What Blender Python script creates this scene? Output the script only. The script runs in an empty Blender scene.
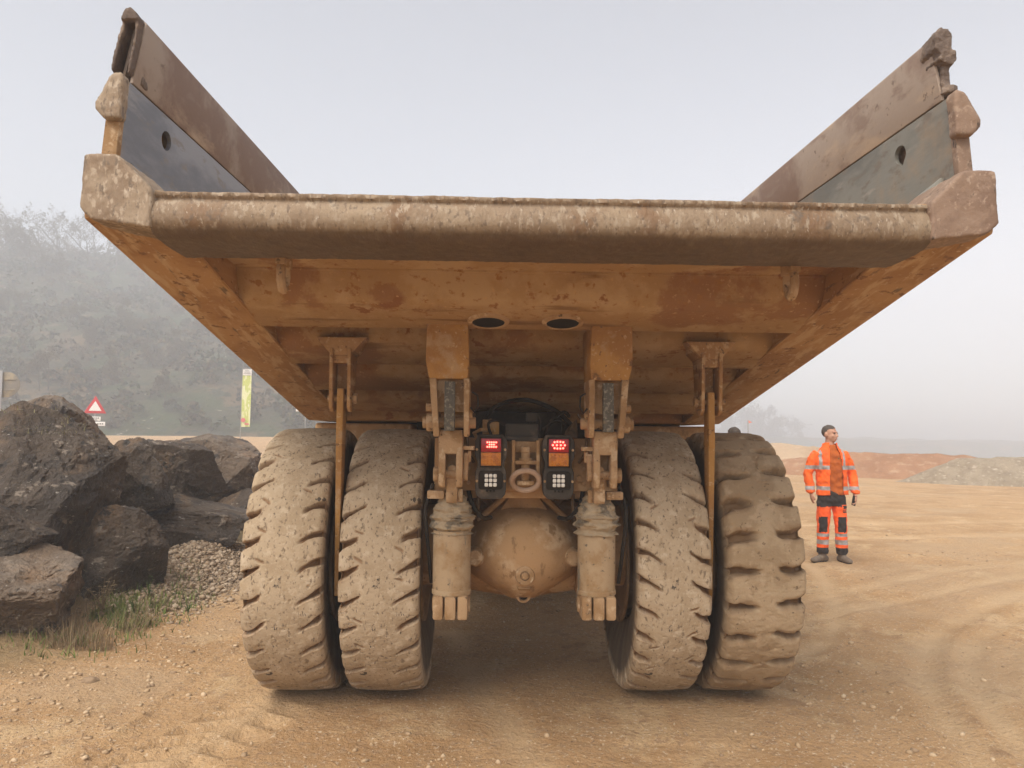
import bpy, bmesh, math, random
import numpy as np
from mathutils import Vector, Matrix, Euler, noise as mn
R = math.radians
C = bpy.context.scene.collection
rng = np.random.default_rng(7)
random.seed(7)

# ------------------------------------------------------------------ helpers
def link(o, parent=None):
    C.objects.link(o)
    if parent is not None:
        o.parent = parent
    return o

def tag(o, label=None, cat=None, group=None, kind=None):
    if label: o['label'] = label
    if cat: o['category'] = cat
    if group: o['group'] = group
    if kind: o['kind'] = kind
    return o

def empty(name, loc, rz=0.0):
    o = bpy.data.objects.new(name, None)
    o.empty_display_size = .2
    C.objects.link(o)
    o.location = loc
    o.rotation_euler = (0, 0, rz)
    return o

def smooth_mesh(me, ang=35):
    me.polygons.foreach_set('use_smooth', np.ones(len(me.polygons), dtype=bool))
    me.update()
    if ang < 180:
        me.set_sharp_from_angle(angle=R(ang))

def mesh_np(name, V, F, mats, parent=None, ang=180, mi=None, attrs=None):
    """V (n,3), F (m,k) all faces of equal size"""
    V = np.asarray(V, dtype=np.float32); F = np.asarray(F, dtype=np.int32)
    me = bpy.data.meshes.new(name)
    me.vertices.add(len(V)); me.vertices.foreach_set('co', V.ravel())
    k = F.shape[1]
    me.loops.add(F.size); me.loops.foreach_set('vertex_index', F.ravel())
    me.polygons.add(len(F))
    me.polygons.foreach_set('loop_start', np.arange(0, F.size, k, dtype=np.int32))
    if mi is not None: me.polygons.foreach_set('material_index', np.asarray(mi, dtype=np.int32))
    me.update(calc_edges=True); me.validate()
    for n, a in (attrs or {}).items():
        at = me.attributes.new(n, 'FLOAT', 'POINT'); at.data.foreach_set('value', np.asarray(a, dtype=np.float32))
    for m in (mats if isinstance(mats, (list, tuple)) else [mats]): me.materials.append(m)
    if ang: smooth_mesh(me, ang)
    return link(bpy.data.objects.new(name, me), parent)

class MB:
    def __init__(s): s.bm = bmesh.new()
    def _bev(s, verts, bev, seg=2):
        if bev <= 0: return
        es = {e for v in verts for e in v.link_edges}
        es = [e for e in es if len(e.link_faces) == 2 and e.calc_face_angle(0) > R(25)]
        bmesh.ops.bevel(s.bm, geom=es, offset=bev, segments=seg, affect='EDGES', profile=.5, clamp_overlap=True)
    def box(s, c, size, rot=None, bev=.004, mi=0):
        M = Matrix.Translation(c) @ (Euler(rot).to_matrix().to_4x4() if rot else Matrix()) @ Matrix.Diagonal((*size, 1))
        r = bmesh.ops.create_cube(s.bm, size=1, matrix=M)
        for f in {f for v in r['verts'] for f in v.link_faces}: f.material_index = mi
        s._bev(r['verts'], bev); return s
    def prism(s, pts, ax, a, b, bev=.004, mi=0, fn=None):
        def P(p, t):
            return {'x': (t, p[0], p[1]), 'y': (p[0], t, p[1]), 'z': (p[0], p[1], t)}[ax]
        A = [s.bm.verts.new(P(p, a)) for p in pts]; B = [s.bm.verts.new(P(p, b)) for p in pts]
        n = len(pts); fs = [s.bm.faces.new(A[::-1]), s.bm.faces.new(B)]
        for i in range(n): fs.append(s.bm.faces.new((A[i], A[(i+1) % n], B[(i+1) % n], B[i])))
        bmesh.ops.recalc_face_normals(s.bm, faces=fs)
        for f in fs: f.material_index = mi
        s._bev(A+B, bev); return s
    def hull(s, pts, bev=.004, mi=0):
        vs = [s.bm.verts.new(p) for p in pts]
        r = bmesh.ops.convex_hull(s.bm, input=vs)
        fs = [g for g in r['geom'] if isinstance(g, bmesh.types.BMFace)]
        bmesh.ops.dissolve_limit(s.bm, angle_limit=R(2), verts=vs, edges=list({e for f in fs for e in f.edges}))
        vs = [v for v in vs if v.is_valid]
        s._bev(vs, bev); return s
    def cyl(s, p0, p1, r0, r1=None, n=24, bev=0, mi=0):
        p0, p1 = Vector(p0), Vector(p1); d = p1-p0
        M = Matrix.Translation((p0+p1)/2) @ d.to_track_quat('Z', 'Y').to_matrix().to_4x4()
        r = bmesh.ops.create_cone(s.bm, cap_ends=True, segments=n, radius1=r0, radius2=r0 if r1 is None else r1, depth=d.length, matrix=M)
        for f in {f for v in r['verts'] for f in v.link_faces}: f.material_index = mi
        s._bev(r['verts'], bev); return s
    def sph(s, c, r, n=16, mi=0):
        M = Matrix.Translation(c) @ Matrix.Diagonal((*(r if isinstance(r, tuple) else (r, r, r)), 1))
        q = bmesh.ops.create_uvsphere(s.bm, u_segments=n, v_segments=n//2+2, radius=1, matrix=M)
        for f in {f for v in q['verts'] for f in v.link_faces}: f.material_index = mi
        return s
    def tube(s, pts, r, n=10, closed=False, mi=0, cap=True):
        pts = [Vector(p) for p in pts]; m = len(pts)
        rr = r if isinstance(r, (list, tuple)) else [r]*m
        rings = []; up = Vector((.13, .31, .94))
        for i, p in enumerate(pts):
            t = (pts[(i+1) % m]-pts[i-1]) if closed else (pts[min(i+1, m-1)]-pts[max(i-1, 0)])
            t.normalize(); a = t.cross(up)
            if a.length < 1e-3: a = t.cross(Vector((1, 0, 0)))
            a.normalize(); b = t.cross(a)
            rings.append([s.bm.verts.new(p+(a*math.cos(2*math.pi*k/n)+b*math.sin(2*math.pi*k/n))*rr[i]) for k in range(n)])
        fs = []
        for i in range(m if closed else m-1):
            A, B = rings[i], rings[(i+1) % m]
            for k in range(n): fs.append(s.bm.faces.new((A[k], A[(k+1) % n], B[(k+1) % n], B[k])))
        if not closed and cap:
            fs.append(s.bm.faces.new(rings[0][::-1])); fs.append(s.bm.faces.new(rings[-1]))
        bmesh.ops.recalc_face_normals(s.bm, faces=fs)
        for f in fs: f.material_index = mi
        return s
    def lathe(s, prof, o, ax, n=48, mi=0, wob=None):
        """prof: (radius, height along ax)"""
        o = Vector(o); ax = Vector(ax).normalized(); a = ax.orthogonal().normalized(); b = ax.cross(a)
        rings = []
        for j, (r, h) in enumerate(prof):
            ring = []
            for k in range(n):
                t = 2*math.pi*k/n; q = r*(wob(t, j) if wob else 1)
                ring.append(s.bm.verts.new(o+ax*h+(a*math.cos(t)+b*math.sin(t))*q))
            rings.append(ring)
        fs = []
        for A, B in zip(rings, rings[1:]):
            for k in range(n): fs.append(s.bm.faces.new((A[k], A[(k+1) % n], B[(k+1) % n], B[k])))
        if prof[0][0] > 1e-5: fs.append(s.bm.faces.new(rings[0][::-1]))
        if prof[-1][0] > 1e-5: fs.append(s.bm.faces.new(rings[-1]))
        bmesh.ops.recalc_face_normals(s.bm, faces=fs)
        for f in fs: f.material_index = mi
        return s
    def rough(s, length, amp, scale, seed=0):
        for _ in range(6):
            es = [e for e in s.bm.edges if e.calc_length() > length]
            if not es: break
            bmesh.ops.subdivide_edges(s.bm, edges=es, cuts=1, use_grid_fill=True)
        bmesh.ops.triangulate(s.bm, faces=[f for f in s.bm.faces if len(f.verts) > 4])
        s.bm.normal_update()
        o = Vector((seed*3.1, seed*1.7, 0))
        for v in s.bm.verts:
            p = v.co*scale+o
            v.co += v.normal*amp*(mn.noise(p)+.5*mn.noise(p*2.3)+.3*mn.noise(p*5.1))
        return s
    def build(s, name, mats, parent=None, ang=35):
        me = bpy.data.meshes.new(name); s.bm.normal_update(); s.bm.to_mesh(me); s.bm.free()
        for m in (mats if isinstance(mats, (list, tuple)) else [mats]): me.materials.append(m)
        smooth_mesh(me, ang)
        return link(bpy.data.objects.new(name, me), parent)

def copy_tree(o, parent=None):
    c = o.copy(); C.objects.link(c)
    if parent is not None: c.parent = parent
    for ch in list(o.children): copy_tree(ch, c)
    return c

def vox(mb, name, voxel, iters=4, fac=.5):
    """fuse overlapping tubes and ellipsoids into one continuous skin"""
    me = bpy.data.meshes.new(name); mb.bm.to_mesh(me); mb.bm.free()
    o = bpy.data.objects.new(name, me); C.objects.link(o)
    m = o.modifiers.new('r', 'REMESH'); m.mode = 'VOXEL'; m.voxel_size = voxel
    s = o.modifiers.new('s', 'SMOOTH'); s.factor = fac; s.iterations = iters
    bpy.context.view_layer.update()
    out = bpy.data.meshes.new_from_object(o.evaluated_get(bpy.context.evaluated_depsgraph_get()))
    bpy.data.objects.remove(o); out.name = name
    return out
def weathered(mb, name, voxel, amp, scale, m, parent, seed=0, ang=60):
    """remesh an assembled block evenly, then dent and chip its surface"""
    me = vox(mb, name, voxel, 2, .5)
    o = Vector((seed*3.1, seed*1.7, 0)); ns = [v.normal.copy() for v in me.vertices]
    for v, n_ in zip(me.vertices, ns):
        p = v.co*scale+o
        v.co = v.co+n_*amp*(mn.noise(p)+.6*mn.noise(p*2.3)+.4*mn.noise(p*5.1)+.3*mn.noise(p*11))
    me.materials.append(m); smooth_mesh(me, ang)
    return link(bpy.data.objects.new(name, me), parent)

def sstep(a, b, x):
    t = np.clip((x-a)/(b-a), 0, 1); return t*t*(3-2*t)

def vnoise(x, y, seed=0):
    """vectorised 2-D value noise in [-1,1]"""
    x = np.asarray(x, float); y = np.asarray(y, float)
    xi = np.floor(x).astype(np.int64); yi = np.floor(y).astype(np.int64)
    fx = x-xi; fy = y-yi; fx = fx*fx*(3-2*fx); fy = fy*fy*(3-2*fy)
    def h(i, j):
        n = (i*374761393+j*668265263+seed*2147483647) & 0x7fffffff
        n = ((n ^ (n >> 13))*1274126177) & 0x7fffffff
        n = n ^ (n >> 16)
        return (n & 0xffff)/32767.5-1
    a, b, c, d = h(xi, yi), h(xi+1, yi), h(xi, yi+1), h(xi+1, yi+1)
    return (a*(1-fx)+b*fx)*(1-fy)+(c*(1-fx)+d*fx)*fy

def fbm(x, y, o=4, seed=0, g=.5):
    s = 0; a = 1; t = 0
    for k in range(o):
        s = s+a*vnoise(x*2.03**k+17.3*k, y*2.03**k-9.1*k, seed+k); t += a; a *= g
    return s/t

# ------------------------------------------------------------------ materials
def mat(name, base, layers=(), rough=.85, metal=0.0, bumps=((40, .3, .01),), spec=.3, emit=None, attr=(), coord='Object', stretch=None):
    """layers: (colour, noise scale, lo, hi, detail[, stretch]) mixed in turn over the base colour; bumps: (scale, strength, distance)
    attr: (attribute name, colour, lo, hi)"""
    m = bpy.data.materials.new(name); m.use_nodes = True
    nt = m.node_tree; N = nt.nodes; Lk = nt.links
    b = N['Principled BSDF']; b.inputs['Roughness'].default_value = rough; b.inputs['Metallic'].default_value = metal
    b.inputs['Specular IOR Level'].default_value = spec
    tc = N.new('ShaderNodeTexCoord')
    def co(st):
        if not st: return tc.outputs[coord]
        mp = N.new('ShaderNodeMapping'); mp.inputs['Scale'].default_value = st; Lk.new(tc.outputs[coord], mp.inputs[0]); return mp.outputs[0]
    rgb = N.new('ShaderNodeRGB'); rgb.outputs[0].default_value = (*base, 1); col = rgb.outputs[0]
    for i, ly in enumerate(layers):
        c, sc, lo, hi, det = ly[:5]; st = ly[5] if len(ly) > 5 else stretch
        nz = N.new('ShaderNodeTexNoise'); nz.noise_dimensions = '4D'; nz.inputs['W'].default_value = i*3.7+sum(map(ord, name))*.13
        nz.inputs['Scale'].default_value = sc; nz.inputs['Detail'].default_value = det; nz.inputs['Roughness'].default_value = .62
        Lk.new(co(st), nz.inputs['Vector'])
        mr = N.new('ShaderNodeMapRange'); mr.interpolation_type = 'SMOOTHSTEP'
        mr.inputs['From Min'].default_value = lo; mr.inputs['From Max'].default_value = hi
        Lk.new(nz.outputs['Fac'], mr.inputs['Value'])
        mx = N.new('ShaderNodeMix'); mx.data_type = 'RGBA'; Lk.new(mr.outputs[0], mx.inputs[0]); Lk.new(col, mx.inputs[6]); mx.inputs[7].default_value = (*c, 1)
        col = mx.outputs[2]
    for an, c, lo, hi in attr:
        at = N.new('ShaderNodeAttribute'); at.attribute_name = an
        mr = N.new('ShaderNodeMapRange'); mr.inputs['From Min'].default_value = lo; mr.inputs['From Max'].default_value = hi
        Lk.new(at.outputs['Fac'], mr.inputs['Value'])
        mx = N.new('ShaderNodeMix'); mx.data_type = 'RGBA'; Lk.new(mr.outputs[0], mx.inputs[0]); Lk.new(col, mx.inputs[6]); mx.inputs[7].default_value = (*c, 1)
        col = mx.outputs[2]
    Lk.new(col, b.inputs['Base Color'])
    prev = None
    for i, bp in enumerate(bumps):
        sc, stg, dist = bp[:3]; st = bp[3] if len(bp) > 3 else stretch
        nz = N.new('ShaderNodeTexNoise'); nz.inputs['Scale'].default_value = sc; nz.inputs['Detail'].default_value = 5; nz.inputs['Roughness'].default_value = .6
        Lk.new(co(st), nz.inputs['Vector'])
        bu = N.new('ShaderNodeBump'); bu.inputs['Strength'].default_value = stg; bu.inputs['Distance'].default_value = dist
        Lk.new(nz.outputs['Fac'], bu.inputs['Height'])
        if prev: Lk.new(prev, bu.inputs['Normal'])
        prev = bu.outputs[0]
    if prev: Lk.new(prev, b.inputs['Normal'])
    if emit:
        b.inputs['Emission Color'].default_value = (*emit[0], 1); b.inputs['Emission Strength'].default_value = emit[1]
    return m

DUST = (.40, .265, .145)
M_paint = mat('dusty_yellow_paint', (.40, .215, .066), [((.31, .155, .05), 2.6, .44, .58, 7), (DUST, 5, .52, .64, 8), ((.14, .075, .035), 9, .60, .66, 9), ((.47, .32, .17), 40, .57, .66, 6), ((.17, .10, .05), 28, .62, .67, 7)], rough=.8, bumps=((60, .25, .01), (8, .15, .03)))
M_under = mat('dusty_body_underside', (.36, .225, .105), [((.42, .285, .155), 3.0, .47, .58, 8), ((.27, .14, .062), 1.25, .53, .575, 12), ((.235, .105, .042), 7, .59, .64, 10), ((.29, .145, .056), 19, .56, .64, 9), ((.46, .29, .14), 34, .58, .68, 7), ((.22, .125, .055), 4, .56, .70, 6, (.3, 2.5, 1))], rough=.85, bumps=((50, .3, .012),))
M_dustm = mat('thick_pale_dust_metal', (.41, .27, .15), [((.30, .18, .085), 5, .45, .57, 8), ((.50, .365, .23), 14, .53, .62, 8), ((.12, .08, .05), 22, .60, .66, 8)], rough=.9, bumps=((70, .35, .012), (14, .25, .02)))
M_rail = mat('scraped_side_rail', (.40, .235, .105), [((.32, .175, .075), 2.5, .44, .58, 8), ((.46, .31, .17), 3, .5, .6, 8, (6, .5, 6)), ((.17, .115, .07), 3.4, .60, .67, 10, (6, .5, 6)), ((.20, .105, .05), 14, .58, .63, 9), ((.50, .37, .23), 32, .6, .66, 7)], rough=.8, bumps=((40, .2, .01),))
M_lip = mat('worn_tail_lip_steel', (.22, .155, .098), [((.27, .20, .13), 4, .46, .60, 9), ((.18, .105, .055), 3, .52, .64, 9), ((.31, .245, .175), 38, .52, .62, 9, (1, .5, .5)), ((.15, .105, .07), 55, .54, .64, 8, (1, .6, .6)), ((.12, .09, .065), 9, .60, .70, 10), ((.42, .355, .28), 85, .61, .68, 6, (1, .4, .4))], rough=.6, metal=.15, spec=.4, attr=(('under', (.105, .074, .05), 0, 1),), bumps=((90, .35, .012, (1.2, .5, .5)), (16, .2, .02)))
M_lipdark = mat('worn_tail_lip_underside', (.15, .105, .07), [((.22, .15, .095), 12, .48, .66, 8), ((.085, .065, .05), 25, .52, .66, 8, (1.6, 1, 1)), ((.30, .23, .16), 60, .64, .74, 6)], rough=.6, metal=.15, bumps=((50, .6, .02), (16, .4, .03)))  # unused darker lip underside: bare steel with shade mixed into the colour
M_cap = mat('battered_corner_cap_steel', (.30, .23, .16), [((.23, .165, .11), 7, .46, .58, 8, (1, 1, .6)), ((.40, .325, .245), 40, .52, .62, 8, (1, 1, .5)), ((.17, .13, .095), 52, .55, .63, 8, (1.2, 1, .5)), ((.19, .145, .11), 14, .60, .67, 9)], rough=.65, metal=.1, bumps=((70, .35, .012, (1, 1, .5)), (14, .2, .02)))
M_capred = mat('brown_corner_cap_steel', (.25, .17, .12), [((.20, .13, .092), 5, .46, .58, 8), ((.34, .25, .185), 30, .53, .63, 8), ((.085, .06, .048), 26, .60, .66, 8, (1.2, 1, .4))], rough=.65, metal=.1, bumps=((70, .3, .012), (14, .2, .02)))
M_plate = mat('polished_wear_plate', (.27, .275, .295), [((.17, .178, .20), 2.6, .45, .58, 9, (1, .35, 1)), ((.22, .20, .185), 14, .54, .63, 9, (1, .4, 1)), ((.36, .35, .34), 5, .55, .7, 8, (1, .3, 1.5)), ((.33, .25, .18), 1.4, .58, .72, 7)], rough=.5, metal=.45, spec=.4, bumps=((40, .2, .006, (1, .3, 1)),))
M_plateg = mat('olive_wear_plate', (.24, .235, .205), [((.16, .158, .14), 2.6, .45, .58, 9, (1, .35, 1)), ((.19, .165, .135), 14, .54, .63, 9, (1, .5, 1)), ((.34, .31, .265), 8, .58, .7, 8, (1, .5, 1.5)), ((.36, .26, .17), 1.3, .56, .72, 7)], rough=.55, metal=.35, spec=.4, bumps=((40, .2, .006, (1, .3, 1)),))
M_upper = mat('brown_upper_side_plate', (.33, .265, .215), [((.22, .15, .115), 1.6, .45, .57, 9), ((.25, .185, .145), 7, .54, .64, 9, (1, .5, 1.4)), ((.42, .32, .235), 2.2, .54, .66, 8, (1, .6, 1.6)), ((.19, .14, .11), 22, .61, .68, 8)], rough=.6, metal=.2, bumps=((30, .25, .008),))
M_torn = mat('torn_dark_steel_edge', (.14, .105, .085), [((.25, .19, .145), 7, .45, .62, 8), ((.07, .055, .045), 13, .6, .7, 6)], rough=.75, metal=.1, bumps=((35, .6, .03),))
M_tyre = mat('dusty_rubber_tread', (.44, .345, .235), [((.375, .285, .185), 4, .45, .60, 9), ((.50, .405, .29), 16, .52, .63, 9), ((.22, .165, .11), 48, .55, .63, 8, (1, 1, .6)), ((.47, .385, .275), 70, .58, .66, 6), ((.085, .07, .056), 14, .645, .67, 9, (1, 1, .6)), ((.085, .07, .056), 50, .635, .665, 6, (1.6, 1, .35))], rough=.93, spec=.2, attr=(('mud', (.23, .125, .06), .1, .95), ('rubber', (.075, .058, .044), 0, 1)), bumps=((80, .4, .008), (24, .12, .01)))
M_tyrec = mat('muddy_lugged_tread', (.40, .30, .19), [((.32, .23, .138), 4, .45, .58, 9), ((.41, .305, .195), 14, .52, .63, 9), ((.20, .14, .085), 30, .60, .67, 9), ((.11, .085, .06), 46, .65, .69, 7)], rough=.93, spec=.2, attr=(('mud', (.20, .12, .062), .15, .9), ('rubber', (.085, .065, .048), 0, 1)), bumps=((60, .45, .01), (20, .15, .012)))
M_rim = mat('dusty_wheel_rim', (.21, .135, .075), [((.30, .205, .12), 6, .48, .66, 7), ((.09, .06, .04), 12, .6, .7, 6)], rough=.85)
M_axle = mat('dusty_axle_housing', (.42, .26, .13), [((.32, .185, .085), 3, .44, .58, 8), ((.50, .35, .21), 4.5, .52, .62, 8), ((.28, .17, .085), 16, .57, .64, 8, (1, 1, .5)), ((.25, .16, .085), 40, .60, .68, 8)], rough=.9, bumps=((45, .22, .008), (12, .15, .02)))
M_cyl = mat('dusty_strut_cylinder', (.40, .29, .175), [((.31, .195, .095), 5, .44, .58, 8), ((.20, .165, .12), 7, .55, .62, 9, (1.6, 1.6, .45)), ((.13, .105, .075), 30, .59, .66, 8), ((.45, .35, .235), 14, .58, .7, 7, (1, 1, .5)), ((.28, .075, .055), 13, .70, .715, 3, (1, 1, .8))], rough=.8, bumps=((50, .25, .008),))
M_boot = mat('dirty_fabric_boot', (.37, .285, .185), [((.17, .14, .10), 9, .53, .62, 8), ((.45, .35, .23), 9, .54, .66, 7)], rough=.95, bumps=((30, .6, .02),))
M_serr = mat('bare_shim_steel', (.10, .095, .08), [((.24, .22, .18), 60, .5, .6, 5), ((.3, .22, .13), 9, .56, .7, 5)], rough=.6, bumps=((90, .5, .01),))
M_lamp = mat('black_lamp_housing', (.05, .043, .036), [((.13, .10, .07), 9, .5, .68, 7), ((.05, .043, .037), 20, .58, .7, 5)], rough=.7, bumps=((60, .2, .005),))
M_black = mat('dark_greasy_metal', (.016, .013, .010), [((.04, .028, .019), 5, .48, .66, 6)], rough=.8)
M_brown = mat('dark_dusty_chassis', (.12, .075, .042), [((.19, .12, .066), 5, .46, .64, 7), ((.06, .04, .025), 9, .6, .7, 5)], rough=.88)
M_red = mat('red_lamp_lens', (.24, .010, .014), [], rough=.25, spec=.5, bumps=(), emit=((.9, .012, .03), .05))
M_led = mat('lit_red_led', (.9, .1, .08), [], rough=.3, bumps=(), emit=((1, .07, .05), 7))
M_amber = mat('amber_lamp_lens', (.55, .20, .018), [((.42, .14, .02), 30, .5, .6, 3)], rough=.35, spec=.5, bumps=((120, .4, .004),))
M_white = mat('work_lamp_lens', (.80, .79, .74), [((.62, .60, .54), 25, .5, .65, 3)], rough=.25, spec=.6, bumps=())
M_ring = mat('worn_pinkish_shackle', (.40, .28, .20), [((.30, .19, .12), 8, .45, .62, 6)], rough=.75)
M_pipe = mat('sooty_hole', (.012, .010, .009), [], rough=.95, bumps=())  # shade inside openings, put into the colour of flat discs
M_rock = mat('dark_brown_limestone', (.078, .054, .035), [((.045, .033, .024), 1.7, .46, .57, 9), ((.17, .105, .055), 1.3, .53, .62, 9), ((.032, .026, .022), 5, .55, .63, 9), ((.25, .205, .16), 7, .585, .65, 10, (1, 1, 1.6)), ((.38, .345, .30), 26, .625, .67, 8, (.7, .7, 1.6))], rough=.58, spec=.5, attr=(('dust', (.17, .13, .09), .5, 1.3),), bumps=((7, 1.0, .10), (24, 1.0, .05), (80, .8, .015)))
M_rockb = mat('ochre_stained_limestone', (.12, .08, .048), [((.052, .040, .033), 1.6, .45, .56, 9), ((.19, .12, .066), 1.4, .53, .62, 9), ((.035, .028, .024), 6, .56, .63, 9), ((.29, .235, .18), 8, .59, .65, 10, (1, 1, 1.6)), ((.38, .34, .29), 28, .63, .67, 8)], rough=.62, spec=.5, attr=(('dust', (.24, .195, .15), .35, 1.1),), bumps=((7, 1.0, .10), (24, 1.0, .04), (80, .6, .01)))

# ------------------------------------------------------------------ world, sun, haze, camera
sc = bpy.context.scene
SUN_EL, SUN_AZ = R(52), R(-150)       # azimuth clockwise from +Y (camera forward)
w = bpy.data.worlds.new('World'); sc.world = w; w.use_nodes = True
nt = w.node_tree; bg = nt.nodes['Background']
sky = nt.nodes.new('ShaderNodeTexSky'); sky.sky_type = 'NISHITA'; sky.sun_disc = False
sky.sun_elevation = SUN_EL; sky.sun_rotation = SUN_AZ; sky.dust_density = 3.0; sky.air_density = 1.0; sky.altitude = 200
hs = nt.nodes.new('ShaderNodeHueSaturation'); hs.inputs['Saturation'].default_value = .34
nt.links.new(sky.outputs[0], hs.inputs['Color']); nt.links.new(hs.outputs[0], bg.inputs['Color'])
bg.inputs['Strength'].default_value = .13
sl = bpy.data.lights.new('sun', 'SUN'); sl.energy = 2.6; sl.angle = R(48); sl.color = (1, .89, .75)
so = link(bpy.data.objects.new('sun', sl))
sd = Vector((math.sin(SUN_AZ)*math.cos(SUN_EL), math.cos(SUN_AZ)*math.cos(SUN_EL), math.sin(SUN_EL)))
so.rotation_euler = (-sd).to_track_quat('-Z', 'Y').to_euler(); so.location = sd*60

hz = MB().box((10, 132, 22), (640, 404, 76), bev=0).build('haze', bpy.data.materials.new('haze'), ang=0)
tag(hz, kind='stuff')
hm = hz.data.materials[0]; hm.use_nodes = True; hn = hm.node_tree
for n in list(hn.nodes):
    if n.type != 'OUTPUT_MATERIAL': hn.nodes.remove(n)
pv = hn.nodes.new('ShaderNodeVolumePrincipled'); pv.inputs['Color'].default_value = (.885, .93, 1.0, 1); pv.inputs['Density'].default_value = .0047; pv.inputs['Anisotropy'].default_value = .1
hn.links.new(pv.outputs[0], [n for n in hn.nodes if n.type == 'OUTPUT_MATERIAL'][0].inputs['Volume'])
hz.display_type = 'WIRE'

cd = bpy.data.cameras.new('camera'); cam = link(bpy.data.objects.new('camera', cd)); sc.camera = cam
cd.sensor_width = 36; cd.lens = 770/1024*36; cd.clip_start = .05; cd.clip_end = 3000
PITCH, ROLL = R(3.78), R(.553)
f = Vector((0, math.cos(PITCH), math.sin(PITCH))); r = Vector((1, 0, 0)); u = r.cross(f)
r2 = r*math.cos(ROLL)+u*math.sin(ROLL); u2 = u*math.cos(ROLL)-r*math.sin(ROLL)
cam.matrix_world = Matrix(((r2.x, u2.x, -f.x, 0), (r2.y, u2.y, -f.y, 0), (r2.z, u2.z, -f.z, 1.77), (0, 0, 0, 1)))

sc.view_settings.view_transform = 'Standard'; sc.view_settings.look = 'None'; sc.view_settings.gamma = 1
sc.view_settings.exposure = 0.72; sc.view_settings.use_curve_mapping = False
cy = sc.cycles
cy.use_denoising = True
try: cy.denoiser = 'OPENIMAGEDENOISE'
except Exception: pass
cy.max_bounces = 8; cy.diffuse_bounces = 4; cy.volume_bounces = 3; cy.glossy_bounces = 2; cy.transmission_bounces = 2
cy.caustics_reflective = False; cy.caustics_refractive = False
cy.use_adaptive_sampling = True; cy.adaptive_threshold = .006
# ------------------------------------------------------------------ ground
def ground_h(X, Y):
    X = np.asarray(X, float); Y = np.asarray(Y, float)
    h = .13*sstep(7.6, 10, Y)+1.25*sstep(16, 62, Y)*sstep(4, -10, X)
    far = sstep(6, 25, np.hypot(X, Y))
    h = h+.10*fbm(X/7, Y/7, 3, 3)*far
    h = h-11*sstep(54, 110, Y)*sstep(2, 26, X)        # the ground drops away behind the spoil mounds
    near = 1-sstep(14, 26, Y)
    calm = 1-.75*np.exp(-(np.maximum(np.abs(X)-1.9, 0)/.25)**2)*(Y > 4.6)*(Y < 14)
    h = h+near*calm*(.022*fbm(X/.9, Y/.9, 3, 11)+.009*fbm(X/.18, Y/.18, 3, 12))
    # bank of loose fines at the foot of the boulders
    bank = sstep(-3.15, -4.3, X+.25*vnoise(Y/1.1, X*0+3, 5)-.02*(Y-6))*sstep(4.6, 6.6, Y)*(1-sstep(15, 20, Y))
    h = h+bank*(.16+.05*fbm(X/.3, Y/.3, 3, 21))
    # wheel ruts
    for pl_, wd, dp in TRACKS:
        d = track_d(X, Y, pl_)
        h = h+near*(-dp*np.exp(-(d/wd)**2)+.55*dp*np.exp(-((np.abs(d)-wd*1.7)/(wd*.55))**2))*(.75+.5*vnoise(X/.3, Y/.3, 31))
    # ledge of a rut running from the outer left tyre towards the camera
    xl = -2.22+.10*np.sin(Y*.9)-.04*(Y-6)+.05*vnoise(Y/.35, Y*0, 41)
    h = h+near*(1-sstep(8.0, 9.0, Y))*(.012*sstep(.02, -.03, X-xl)+.014*np.exp(-((X-xl+.03)/.03)**2)*np.clip(.3+vnoise(Y/.3, Y*0, 43), 0, 1))
    h = h-.012*np.exp(-((Y-5.62+.1*X+.04*vnoise(X/.2, X*0, 44))/.045)**2)*sstep(-3.8, -3.5, X)*sstep(-2.55, -2.8, X)
    # lug prints of a big tyre
    tx = -1.62+.30*(Y-4.9)
    s = (X-tx)/.30; ph = (Y*1.0+.22*np.abs(s)*0.6)/.215+np.where(s > 0, .5, 0)
    fr = ph-np.floor(ph)
    lug = sstep(.06, .12, fr)*sstep(.74, .64, fr)*sstep(.12, .3, np.abs(s))*sstep(1.05, .9, np.abs(s))
    h = h-.045*lug*sstep(3.6, 3.9, Y)*sstep(5.35, 5.0, Y)
    return h

def spline(q, k=10):
    q = np.array(q, float); q = np.vstack([2*q[0]-q[1], q, 2*q[-1]-q[-2]]); out = []
    for i in range(1, len(q)-2):
        for t in np.linspace(0, 1, k, endpoint=False):
            p0, p1, p2, p3 = q[i-1:i+3]; out.append(.5*(2*p1+(p2-p0)*t+(2*p0-5*p1+4*p2-p3)*t*t+(3*p1-p0-3*p2+p3)*t**3))
    return np.array(out+[q[-2]])
def track_d(X, Y, P):
    """distance from a wheel track's centre line"""
    best = np.full(np.shape(X), 9.0)
    lo = P.min(0)-1; hi = P.max(0)+1
    sel = (X > lo[0]) & (X < hi[0]) & (Y > lo[1]) & (Y < hi[1])
    if not np.any(sel): return best
    x, y = np.asarray(X)[sel], np.asarray(Y)[sel]; b = np.full(x.shape, 9.0)
    for a, c in zip(P[:-1], P[1:]):
        v = c-a; t = np.clip(((x-a[0])*v[0]+(y-a[1])*v[1])/(v@v), 0, 1)
        b = np.minimum(b, np.hypot(x-a[0]-t*v[0], y-a[1]-t*v[1]))
    best[sel] = b
    return best
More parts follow.
